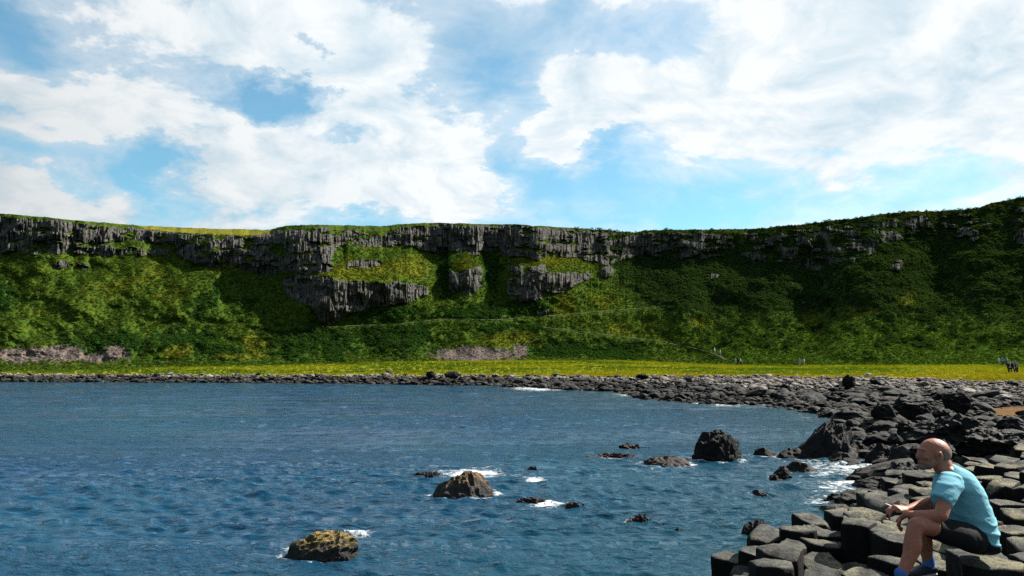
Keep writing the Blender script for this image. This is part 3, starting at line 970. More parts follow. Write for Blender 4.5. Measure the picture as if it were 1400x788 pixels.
# named rocks standing in the bay: px of centre, row of the water line, width and height in pixels, depth ratio
HERO = [
    (426, 766, 94, 33, 0.75, M_LICHROCK, 0.5, 'low sea rock crusted with yellow ochre lichen, foam at both ends'),
    (632, 680, 88, 32, 0.8, M_RUSTROCK, 0.0, 'rusty brown domed sea rock below the long streak of foam'),
    (987, 631, 68, 40, 0.8, M_WETROCK, 0.05, 'dark hump of sea rock with orange lichen on its crown'),
    (1131, 628, 96, 48, 0.9, M_WETROCK, 0.45, 'large black sea rock with a long slope falling towards open water'),
    (912, 637, 74, 12, 0.6, M_WEEDROCK, 0.0, 'flat weed covered rock awash beside the dark hump of sea rock'),
    (868, 613, 42, 7, 0.6, M_WEEDROCK, 0.0, 'thin dark weedy rock just breaking the water'),
    (833, 625, 40, 5, 0.6, M_WEEDROCK, 0.0, 'pinkish weedy rock ledge barely awash with foam beside it'),
    (792, 696, 34, 9, 0.6, M_WEEDROCK, 0.0, 'small dark rock at the end of the foaming pink ledge'),
    (738, 690, 56, 8, 0.6, M_WEEDROCK, 0.0, 'pink weedy ledge with white foam breaking on it'),
    (877, 713, 38, 9, 0.6, M_WEEDROCK, 0.0, 'small dark weedy rock alone in the blue water'),
    (925, 727, 9, 6, 0.6, M_WEEDROCK, 0.0, 'tiny dark rock tip poking out of the water'),
    (587, 651, 34, 5, 0.6, M_WEEDROCK, 0.0, 'pinkish ledge awash at the end of the foam streak'),
    (727, 643, 12, 5, 0.6, M_WEEDROCK, 0.0, 'tiny rock point behind the rusty domed sea rock'),
    (1041, 677, 30, 6, 0.6, M_WEEDROCK, 0.0, 'small pink weedy rock awash off the column shore'),
    (1148, 685, 42, 9, 0.6, M_WETROCK, 0.0, 'low black rock ringed with foam close to the stone columns'),
    (1036, 732, 34, 18, 0.8, M_WETROCK, 0.0, 'wet black knob of rock at the foot of the columns'),
    (1070, 655, 30, 17, 0.8, M_WETROCK, 0.0, 'small upright black rock in broken water'),
    (1103, 645, 44, 13, 0.8, M_WETROCK, 0.0, 'low rounded black rock beside the small upright one'),
    (1047, 624, 36, 11, 0.7, M_WETROCK, 0.0, 'low black rock off the foot of the large black sea rock'),
    (1091, 627, 52, 13, 0.7, M_WETROCK, 0.0, 'knobbly black ledge leading up to the large black sea rock'),
    (1154, 632, 40, 12, 0.8, M_WETROCK, 0.0, 'rounded wet black rock tucked beside the large black sea rock'),
    (1177, 618, 36, 14, 0.8, M_WETROCK, 0.1, 'jagged tail of black rock behind the large black sea rock'),
    (1225, 636, 58, 28, 0.8, M_WETROCK, 0.0, 'rounded wet black boulder in the foaming inlet'),
    (1200, 622, 46, 13, 0.8, M_WETROCK, 0.0, 'long low brown-black rock across the foaming inlet'),
    (1238, 614, 46, 32, 0.9, M_WETROCK, 0.0, 'blocky black boulder where the inlet meets the beach'),
    (1190, 655, 44, 13, 0.8, M_WETROCK, 0.0, 'black rock with a foaming skirt near the column shore'),
    (1248, 664, 86, 30, 0.9, M_WETROCK, 0.0, 'broad craggy brown-black rock just beyond the stone columns'),
    (1178, 590, 26, 9, 0.8, M_WETROCK, 0.0, 'small black rock in the calm inlet'),
    (1206, 594, 30, 12, 0.8, M_WETROCK, 0.0, 'small domed black rock near the head of the inlet'),
    (1160, 581, 17, 7, 0.8, M_WETROCK, 0.0, 'little black rock out in the calm water'),
    (1145, 570, 22, 5, 0.8, M_WETROCK, 0.0, 'thin sliver of rock near the boulder beach'),
    (1125, 541, 40, 9, 0.8, M_WETROCK, 0.0, 'dark ledge of rock at the edge of the boulder beach'),
]


def build_hero():
    out = []
    for k, (px, py, w, h, dr, mat, lean, lab) in enumerate(HERO):
        q = on_z(px, py, 0.0)
        s = q[1] / F
        W, Hh = w * s / 2, h * s
        flat = h < 10
        if flat:
            me = boulder('sea_rock', 300 + k, 5 if w > 30 else 4, mat, W * 1.15, W * dr, max(Hh * 1.5, 0.2), 0.55, 0.2, False, lean, 0.9)
        else:
            me = boulder('sea_rock', 300 + k, 5 if w > 55 else 4, mat, W * 1.18, max(W * dr, Hh * 0.6), Hh * 1.6, 0.20, 0.8, False, lean, 0.16, {0: .15, 1: .5, 2: .25, 3: .75}.get(k, .3))
        zmax = max(v.co.z for v in me.vertices)
        o = link('sea_rock', me, loc=(q[0], q[1] + W * dr * 0.7, Hh - zmax), label=lab, cat='rock', group='rocks in the bay')
        out.append((q[0], q[1] + W * dr * 0.7, W, W * dr, h))
    return out


HERO_POS = build_hero()

BIG = [  # big rocks on the shore: px, foot row, width, height, ground z
    (1320, 612, 104, 45, 0.7, 'great black craggy mound of rock behind the seated man'),
    (1385, 618, 90, 28, 0.9, 'long black rock ledge beside the craggy mound'),
    (1275, 604, 60, 28, 0.7, 'black boulder leaning on the craggy mound'),
    (1312, 557, 34, 26, 1.0, 'squared block of dark rock standing on the boulder beach'),
    (1252, 563, 44, 20, 0.9, 'dark rounded boulder on the beach above the inlet'),
    (1215, 570, 36, 20, 0.7, 'dark boulder at the head of the inlet'),
    (1396, 592, 44, 22, 1.0, 'dark boulder beside the rusty brown grass'),
    (1296, 574, 30, 14, 0.9, 'dark boulder at the edge of the rusty brown grass'),
    (1163, 525, 16, 13, 1.7, 'pair of stacked dark blocks at the edge of the grass flat'),
    (1198, 524, 14, 6, 1.8, 'flat dark stone lying at the edge of the grass flat'),
    (942, 519, 12, 7, 1.5, 'pale boulder at the edge of the yellow grass'),
    (880, 516, 18, 5, 1.5, 'low dark slab at the edge of the yellow grass'),
    (617, 516, 20, 8, 1.2, 'dark boulder rising from the rock bank beside the grass'),
    (588, 515, 10, 8, 1.2, 'upright black boulder on the rock bank beside the grass'),
    (532, 511, 8, 5, 1.5, 'pale rounded stone at the top of the rock bank'),
    (1285, 628, 60, 26, 0.9, 'black rock slab at the back of the stone columns'),
    (1362, 604, 60, 18, 1.0, 'rough black boulder between the ledge and the mound'),
]


def build_big():
    for k, (px, py, w, h, z, lab) in enumerate(BIG):
        q = on_z(px, py, z)
        s = q[1] / F
        W, Hh = w * s / 2, h * s
        mat = M_PALE if lab.startswith('pale') else (M_WETROCK if w > 50 else M_BOULDER)
        me = boulder('shore_rock', 500 + k, 5 if w > 55 else 4, mat, W * 1.1, W * 0.8, Hh * 0.75, 0.28, 0.9, False, 0.0, 0.24)
        zmax = max(v.co.z for v in me.vertices)
        link('shore_rock', me, loc=(q[0], q[1] + W * 0.5, z + Hh - zmax), label=lab, cat='rock', group='large rocks on the shore')


build_big()


def build_boulders():
    kinds = [boulder('boulder', 40 + k, 3, M_BOULDER, 1.0, RNG.uniform(.75, 1.0), RNG.uniform(.5, .75), 0.22, RNG.uniform(.5, 1.2), False) for k in range(9)]
    pale = [boulder('boulder', 60 + k, 3, M_PALE, 1.0, RNG.uniform(.75, 1.0), RNG.uniform(.45, .65), 0.22, RNG.uniform(.4, 1.0), False) for k in range(4)]
    # candidate spots over the foreshore, even per square metre
    n = 165000
    px = RNG.uniform(-260, 1640, n)
    Y = np.sqrt(RNG.uniform(11.8 ** 2, 158 ** 2, n))
    X = (px - 700) / F * Y
    d = coast_d(X, Y)
    w = beach_w(X, Y)
    t = d / w
    ok = (d > -1.2) & (t < 1.02 + 0.12 * fbm(X * 0.1, Y * 0.1, 0.0, 3, 7)) & ~((Y < 12.6) & (d > 0))
    keep = RNG.random(n) < np.where(px < 800, 1.0, np.interp(Y, [12, 40, 80], [0.9, 0.6, 0.55]))
    # fewer stones where the weed and brown grass shows through
    for cx, cy, rx, ry in [(1385, 564, 75, 9), (1290, 577, 45, 5)]:
        ax, ay = project(X, Y, ground_z(X, Y, d))
        keep &= RNG.random(n) > 1.1 * ell(ax, ay, cx, cy, rx, ry)
    ok &= keep
    X, Y, d, w, t, px = (q[ok] for q in (X, Y, d, w, t, px))
    n = len(X)
    r = np.exp(RNG.normal(np.log(0.122), 0.70, n)) * np.where(px < 850, 1.15, 1.0) * np.interp(t, [-.1, .1, .6, 1.0], [1.5, 1.4, 1.0, 0.75])
    r = np.minimum(r, np.where(px < 850, 0.85, 0.95))
    Z = ground_z(X, Y, d) + r * 0.22 + 0.05
    dry = (t + 0.25 * fbm(X * 0.3, Y * 0.3, 0.0, 3, 19)) > np.where(px < 850, 0.55, 0.40)
    vis = r / Y * ((px > -5) & (px < 1405))
    order = np.argsort(-vis)
    ind = order[:300 - len(BIG)]
    rest = np.ones(n, bool)
    rest[ind] = False
    marks = [(on_z(b[0], b[1], b[4]), b[5]) for b in BIG] + [((h[0], h[1], 0), q[7]) for h, q in zip(HERO_POS, HERO)]
    def short(n):
        for w in (' with ', ' behind ', ' on ', ' at ', ' beside ', ' off ', ' in ', ' where ', ' just ', ' tucked ', ' out ', ' lying ', ' awash ', ' near ', ' close ', ' below ', ' crusted '):
            n = n.split(w)[0]
        return ' '.join(n.split()[:9])
    names = [short(m[1]) for m in marks]
    marks = [(m[0], n) for m, n in zip(marks, names) if names.count(n) == 1]
    for k in ind:
        p = dry[k] and RNG.random() < 0.75
        me = (pale if p else kinds)[int(RNG.integers(0, 4 if p else 9))]
        mk = min(marks, key=lambda m: (m[0][0] - X[k]) ** 2 + (m[0][1] - Y[k]) ** 2)
        near = mk[1]
        size = 'large' if r[k] > 0.5 else ('middling' if r[k] > 0.3 else 'small')
        lab = f"{size} {'pale weathered' if p else ('wet black' if t[k] < 0.12 else 'dark')} boulder nearest to the {near}"
        o = link('boulder', me, loc=(X[k], Y[k], Z[k]), label=lab, cat='boulder', group='boulders nearest to the ' + near)
        o.scale = (r[k] * RNG.uniform(.9, 1.3), r[k] * RNG.uniform(.9, 1.2), r[k] * RNG.uniform(.55, 1.0))
        o.rotation_euler = (RNG.uniform(-.3, .3), RNG.uniform(-.3, .3), RNG.uniform(0, 6.28))
    isp = dry & (RNG.random(n) < 0.8)
    for nm, sel, ms, lab in (('beach_stones', rest & ~isp, kinds, 'mass of smaller dark stones of the boulder beach'),
                             ('beach_cobbles', rest & isp, pale, 'paler dry cobbles along the top of the boulder beach')):
        rr = r[sel]
        scatter(nm, np.stack([X, Y, Z], -1)[sel], np.stack([rr, rr, rr * RNG.uniform(.6, 1.0, len(rr))], -1), np.full((sel.sum(), 3), 0.5), ms, lab, 'stones', tilt=0.35)
    # scree under the cliffs
    w = (HILL['scree'] > 0.35) * 1.0
    m = 5000
    pts, i, j = pick_hill(m, w)
    M_SCREE = mat_basalt('pinkish_scree_stone', (0.045, 0.036, 0.032), (0.15, 0.12, 0.108), (0.24, 0.21, 0.19), 0.3, 0.9, 2.0)
    sk = [boulder('scree_stone', 80 + k, 2, M_SCREE, 1, .9, .7, 0.3, .8, False) for k in range(4)]
    scatter('scree_stones', pts, np.exp(RNG.normal(np.log(0.10), 0.4, m)), np.full((m, 3), 0.5), sk, 'pinkish grey loose scree fans at the foot of the slope', 'scree', tilt=0.5)
    return n


NB = build_boulders()


# ------------------------------------------------------------------ the sea
def build_sea():
    az = np.concatenate([np.linspace(-math.pi, -0.82, 50)[:-1], np.linspace(-0.82, 0.62, 570), np.linspace(0.62, math.pi, 50)[1:]])
    rr = np.concatenate([np.exp(np.concatenate([np.linspace(math.log(4.0), math.log(10.0), 40)[:-1], np.linspace(math.log(10.0), math.log(185.0), 600)])), [400, 800, 2000, 6000, 15000]])
    R, A = np.meshgrid(rr, az, indexing='ij')
    X, Y = R * np.sin(A), R * np.cos(A)
    dr = np.gradient(rr)[:, None] * np.ones_like(A)
    Z = np.zeros_like(X)
    rg = np.random.default_rng(3)
    gust = 0.85 + 0.6 * fbm(X / 30, Y / 6, 0.0, 3, 201)
    for k in range(90):
        lam = 0.22 * (1.0 / 0.22) ** rg.random() if k < 60 else 1.0 * 4.0 ** rg.random()
        th = math.radians(96) + rg.normal() * 0.42
        amp = 0.0084 * lam ** 0.80 * rg.uniform(0.5, 1.2)
        kx, ky = 2 * math.pi / lam * math.cos(th), 2 * math.pi / lam * math.sin(th)
        fade = np.clip((lam / dr - 2.0) / 2.0, 0, 1) * (1.0 if lam < 1.0 else 0.22 + 0.6 * sstep(R, 14.0 * lam, 40.0 * lam))
        ph = kx * X + ky * Y + rg.uniform(0, 6.28)
        Z += amp * fade * np.sin(ph) * gust
    Z = Z + 2.2 * Z * np.abs(Z)
    d = coast_d(X, Y)
    foam = np.zeros_like(X)
    px, py = project(X, np.maximum(Y, 0.5), 0 * X)
    for (hx, hy, W, Wd, hpx) in HERO_POS:
        q = np.sqrt(((X - hx) / (W * 1.0)) ** 2 + ((Y - hy) / (Wd * 1.0)) ** 2)
        foam = np.maximum(foam, (0.62 if hpx > 9 else 0.5) * np.exp(-((q - 1.05) / 0.22) ** 2) * sstep(Y, 10, 17) ** 0.3)
    fwd = Y > 4
    for cx, cy, rx, ry, s in [(645, 647, 62, 8, .95), (732, 656, 22, 5, .95), (748, 690, 38, 8, .85), (490, 731, 26, 8, .75), (398, 750, 22, 10, .75), (445, 766, 40, 4, .6),
                              (838, 625, 22, 4, .7), (740, 531, 55, 5, .9), (690, 527, 60, 2.5, .7), (620, 526.5, 60, 1.6, .6), (910, 544, 40, 4, .7), (860, 540, 40, 4, .6), (1000, 554, 60, 3, .6),
                              (1150, 640, 90, 20, .70), (1165, 665, 80, 16, .74), (1200, 640, 50, 22, .82), (1130, 684, 80, 10, .68), (1100, 632, 60, 5, .6), (1010, 634, 40, 4, .5), (870, 640, 40, 5, .5),
                              (1100, 570, 60, 8, .35), (1180, 610, 30, 14, .5), (860, 690, 120, 20, .18), (1000, 690, 100, 40, .2), (680, 675, 20, 5, .5), (600, 668, 20, 4, .4)]:
        foam = np.maximum(foam, s * ell(px, py, cx, cy, rx, ry) * fwd)
    foam = np.maximum(foam, 0.55 * np.exp(-(np.minimum(d, 0) / 1.2) ** 2) * (d < 1) * sstep(px, 560, 700) * fwd)
    foam = np.maximum(foam, 0.4 * np.exp(-(np.minimum(d, 0) / 0.8) ** 2) * (d < 1) * sstep(px, 700, 560) * fwd)
    shal = np.exp(np.minimum(d, 0) / 9.0) * 0.9
    me = mesh_np('sea', np.stack([X, Y, Z], -1).reshape(-1, 3), grid_faces(len(rr), len(az))[:, ::-1], [M_SEA], False,
                 dict(foam=foam.ravel(), shallow=shal.ravel()))
    link('sea', me, kind='structure', label='wind rippled deep blue sea filling the bay', cat='sea')


build_sea()


# ------------------------------------------------------------------ the column platform in front
def platform_top(x, y):
    """height of the column tops before each column's own step"""
    edge = np.interp(y, [3.3, 4.7, 5.7, 7.0, 8.4, 9.5, 10.7, 12.0], [0.7, 1.0, 1.2, 1.45, 2.15, 3.5, 4.7, 5.6])
    q = x - edge
    return 1.18 + 0.50 * sstep(q, 0.0, 1.1) + 0.34 * sstep(q, 1.0, 3.4) - 0.10 * sstep(y, 7.2, 6.2), q


def clip_poly(poly, n, c):
    out = []
    for a in range(len(poly)):
        p, q = poly[a], poly[(a + 1) % len(poly)]
        dp, dq = p @ n - c, q @ n - c
        if dp <= 0:
            out.append(p)
        if dp * dq < 0:
            out.append(p + (q - p) * (dp / (dp - dq)))
    return out


def build_columns():
    xs = np.linspace(-6, 26, 60)
    ys = np.linspace(-10, 13.0, 60)
    X, Y = np.meshgrid(xs, ys)
    T, q = platform_top(X, Y)
    Z = np.where(q > 0.3, T - 0.75, -1.5)
    Z = np.where((Y > 11.9), np.minimum(Z, 0.6), Z) + 0.12 * fbm(X, Y, 0.0, 3, 9)
    base = link('rock_platform', mesh_np('rock_platform', np.stack([X, Y, Z], -1).reshape(-1, 3), grid_faces(60, 60), [M_BED], False),
                kind='structure', label='platform of broken basalt columns at the water edge', cat='rock platform')
    sp = 0.375
    pts = []
    rg = np.random.default_rng(21)
    row = 0
    y = 4.3
    while y < 12.5:
        x = 0.9 + (0.5 * sp if row % 2 else 0)
        while x < 10.5:
            pts.append((x + rg.uniform(-.13, .13), y + rg.uniform(-.12, .12)))
            x += sp
        y += sp * 0.87
        row += 1
    pts = np.array(pts)
    T, q = platform_top(pts[:, 0], pts[:, 1])
    wob = 0.14 * vnoise(pts[:, 1] * 1.1, pts[:, 0] * 0.7, 0, 77)
    keep = (q + wob > 0.0) & (pts[:, 0] / pts[:, 1] < 0.84)
    hs = T + rg.choice([-0.22, -0.12, -0.06, 0.0, 0.04, 0.08, 0.13], len(pts), p=[.16, .17, .15, .16, .12, .13, .11]) + rg.uniform(-.03, .03, len(pts))
    hs -= 0.25 * (q + wob < 0.30) * rg.random(len(pts))
    # the stone the man sits on, the ones under his feet, and a clear space for his legs
    def fix(x, y, z):
        k = int(np.argmin((pts[:, 0] - x) ** 2 + (pts[:, 1] - y) ** 2))
        pts[k] = (x, y)
        hs[k] = z
        keep[k] = True
        return k
    for k in range(len(pts)):
        if 2.2 < pts[k, 0] < 3.9 and 4.4 < pts[k, 1] < 6.1:
            hs[k] = min(hs[k], 1.78)
        if pts[k, 1] < 5.0:
            hs[k] = min(hs[k], 1.75)
    MAN = [fix(3.50, 5.54, 2.045), fix(2.71, 5.20, 1.84), fix(3.17, 5.70, 1.835)]
    fix(3.22, 5.15, 1.66)
    fix(3.62, 5.05, 1.74)
    fix(3.98, 5.32, 1.93)
    fix(4.05, 5.80, 2.0)
    n = 0
    for k in np.nonzero(keep)[0]:
        c = pts[k]
        a0 = rg.uniform(0, 1)
        poly = [c + 0.255 * np.array((math.cos(a0 + t * 1.0472), math.sin(a0 + t * 1.0472))) for t in range(6)]
        dd = np.sum((pts - c) ** 2, 1)
        for j in np.argsort(dd)[1:20]:
            nrm = pts[j] - c
            poly = clip_poly(poly, nrm, nrm @ (c + pts[j]) / 2)
        poly = np.array(poly) - c
        # drop very short sides
        e = np.linalg.norm(np.roll(poly, -1, 0) - poly, axis=1)
        poly = poly[e > 0.05]
        if len(poly) < 4:
            continue
        m = len(poly)
        sub = 4
        out = []
        for a in range(m):
            p, nx = poly[a], poly[(a + 1) % m]
            for b in range(sub):
                t = b / sub
                out.append(p + (nx - p) * t)
        out = np.array(out)
        rad = np.linalg.norm(out, axis=1)
        out = out * (1 - 0.03 * sstep(rad / rad.mean(), 0.98, 1.15))[:, None]      # worn corners
        nv = len(out)
        zt = hs[k]
        tx, ty = rg.normal() * 0.07 + 0.03, rg.normal() * 0.07 + 0.10
        if k in MAN:
            tx = ty = 0.0
        dome = rg.choice([-0.022, -0.01, 0.0, 0.012, 0.022])
        jag = rg.uniform(0.6, 1.6)
        V = [np.array((0, 0, dome + 0.0))]
        rings = [(0.35, dome * 0.8), (0.68, dome * 0.45), (0.88, -0.001), (0.95, -0.007), (0.98, -0.022), (0.99, -0.055), (0.985, -0.18), (0.97, -0.5), (0.97, -1.7)]
        for s, dz in rings:
            ring = np.zeros((nv, 3))
            ring[:, :2] = out * s
            ring[:, 2] = dz
            V.append(ring)
        V = np.vstack(V)
        top = V[:, 2] > -0.4
        V[:, 2] += (V[:, 0] * tx + V[:, 1] * ty) * top
        wv = V + np.array((c[0], c[1], 0))
        nz = fbm(wv[:, 0] * 5, wv[:, 1] * 5, wv[:, 2] * 5 + k, 3, 8)
        V[:, 2] += 0.022 * nz * top * jag
        V[1:, :2] *= (1 + 0.045 * fbm(wv[1:, 0] * 6, wv[1:, 1] * 6, wv[1:, 2] * 4 + k, 3, 18) * jag)[:, None]
        # a chipped corner on some stones
        if rg.random() < 0.45 and k not in MAN:
            a = rg.uniform(0, 6.28)
            dv = np.array((math.cos(a), math.sin(a)))
            pr = V[:, :2] @ dv
            cut = np.maximum(0, pr - 0.09)
            V[:, 2] -= cut * rg.uniform(0.5, 1.4) * top
        f = []
        for a in range(nv):
            b = (a + 1) % nv
            f.append((0, 1 + a, 1 + b, 1 + b))
        tris = [(0, 1 + a, 1 + (a + 1) % nv) for a in range(nv)]
        for r in range(len(rings) - 1):
            o0, o1 = 1 + r * nv, 1 + (r + 1) * nv
            for a in range(nv):
                b = (a + 1) % nv
                tris += [(o0 + a, o1 + a, o1 + b), (o0 + a, o1 + b, o0 + b)]
        pale = platform_top(c[0], c[1])[1] > 1.3 and rg.random() < 0.6
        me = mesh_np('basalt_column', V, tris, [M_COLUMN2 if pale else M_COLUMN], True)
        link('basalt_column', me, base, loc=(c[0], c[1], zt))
        n += 1
    return n


NCOL = build_columns()


# ------------------------------------------------------------------ people
def tube(rows, nseg=16, side=(0, 1, 0), cap=True, capk=(1.0, 1.0)):
    """rows: (pos, radius along side, radius across). Closed rounded tube -> verts, quads/tris"""
    pts = np.array([r[0] for r in rows], float)
    ra = np.array([r[1] for r in rows], float)
    rb = np.array([r[2] if len(r) > 2 else r[1] for r in rows], float)
    # resample smoothly
    L = np.concatenate([[0], np.cumsum(np.linalg.norm(np.diff(pts, axis=0), axis=1))])
    m = max(6, int(L[-1] / 0.012) if L[-1] < 2 else 60)
    u = np.linspace(0, L[-1], m)

    def sm(v):
        # catmull-like: cubic through smoothed tangents
        g = np.gradient(v, L) if len(L) > 2 else np.full_like(v, (v[-1] - v[0]) / L[-1])
        k = np.clip(np.searchsorted(L, u, 'right') - 1, 0, len(L) - 2)
        h = L[k + 1] - L[k]
        t = (u - L[k]) / h
        return (2 * t**3 - 3 * t**2 + 1) * v[k] + (t**3 - 2 * t**2 + t) * h * g[k] + (-2 * t**3 + 3 * t**2) * v[k + 1] + (t**3 - t**2) * h * g[k + 1]
    C = np.stack([sm(pts[:, i]) for i in range(3)], -1)
    A, B = np.maximum(sm(ra), 0.002), np.maximum(sm(rb), 0.002)
    T = np.gradient(C, axis=0)
    T /= np.linalg.norm(T, axis=1)[:, None]
    if cap:
        rm0, rm1 = min(A[0], B[0]) * capk[0], min(A[-1], B[-1]) * capk[1]
        ph = np.radians([80, 60, 35, 15])
        C0 = [C[0] - T[0] * rm0 * math.sin(p) for p in ph]
        C1 = [C[-1] + T[-1] * rm1 * math.sin(p) for p in ph[::-1]]
        cs = np.cos(ph)
        C = np.vstack([C0, C, C1])
        T = np.vstack([np.repeat(T[:1], 4, 0), T, np.repeat(T[-1:], 4, 0)])
        A = np.concatenate([A[0] * cs, A, A[-1] * cs[::-1]])
        B = np.concatenate([B[0] * cs, B, B[-1] * cs[::-1]])
    S = np.array(side, float)[None, :] - T * (T @ np.array(side, float))[:, None]
    S /= np.maximum(np.linalg.norm(S, axis=1), 1e-6)[:, None]
    N = np.cross(T, S)
    th = np.linspace(0, 2 * np.pi, nseg, endpoint=False)
    V = C[:, None, :] + S[:, None, :] * (A[:, None] * np.cos(th))[..., None] + N[:, None, :] * (B[:, None] * np.sin(th))[..., None]
    n = len(C)
    f = []
    for r in range(n - 1):
        for a in range(nseg):
            b = (a + 1) % nseg
            f.append((r * nseg + a, r * nseg + b, (r + 1) * nseg + b, (r + 1) * nseg + a))
    V = V.reshape(-1, 3)
    f.append(tuple(range(nseg))[::-1])
    f.append(tuple(range((n - 1) * nseg, n * nseg)))
    return V, f


def ball(c, rx, ry, rz, rot=0.0, seg=20):
    """ellipsoid; rot turns it about the Y axis (in the side view), radians"""
    v, f = ICO[3]
    p = v * np.array((rx, ry, rz))
    cs, sn = math.cos(rot), math.sin(rot)
    q = np.stack([p[:, 0] * cs + p[:, 2] * sn, p[:, 1], -p[:, 0] * sn + p[:, 2] * cs], -1)
    return q + np.array(c), [tuple(t) for t in f]


def fuse(name, parts, voxel, mat, smooth_it=6, disp=None, loc=(0, 0, 0)):
    """one continuous skin from overlapping closed shapes"""
    V, Fc = [], []
    n = 0
    for v, f in parts:
        V += [tuple(q) for q in (np.asarray(v) - np.array(loc))]
        Fc += [tuple(i + n for i in t) for t in f]
        n += len(v)
    me = bpy.data.meshes.new(name)
    me.from_pydata(V, [], Fc)
    bm = bmesh.new()
    bm.from_mesh(me)
    bmesh.ops.recalc_face_normals(bm, faces=bm.faces)
    bm.to_mesh(me)
    bm.free()
    o = bpy.data.objects.new('tmp', me)
    COL.objects.link(o)
    r = o.modifiers.new('r', 'REMESH')
    r.mode = 'VOXEL'
    r.voxel_size = voxel
    r.use_smooth_shade = True
    if smooth_it:
        s = o.modifiers.new('s', 'SMOOTH')
        s.factor = 0.5
        s.iterations = smooth_it
    dg = bpy.context.evaluated_depsgraph_get()
    ev = o.evaluated_get(dg)
    out = bpy.data.meshes.new_from_object(ev)
    bpy.data.objects.remove(o)
    bpy.data.meshes.remove(me)
    out.name = name
    if disp is not None:
        nv = len(out.vertices)
        co = np.zeros(nv * 3, np.float32)
        no = np.zeros(nv * 3, np.float32)
        out.vertices.foreach_get('co', co)
        out.vertices.foreach_get('normal', no)
        co, no = co.reshape(-1, 3), no.reshape(-1, 3)
        co = co + no * disp(co + np.array(loc))[:, None]
        out.vertices.foreach_set('co', co.astype(np.float32).ravel())
        out.update()
    out.materials.clear()
    out.materials.append(mat)
    return out


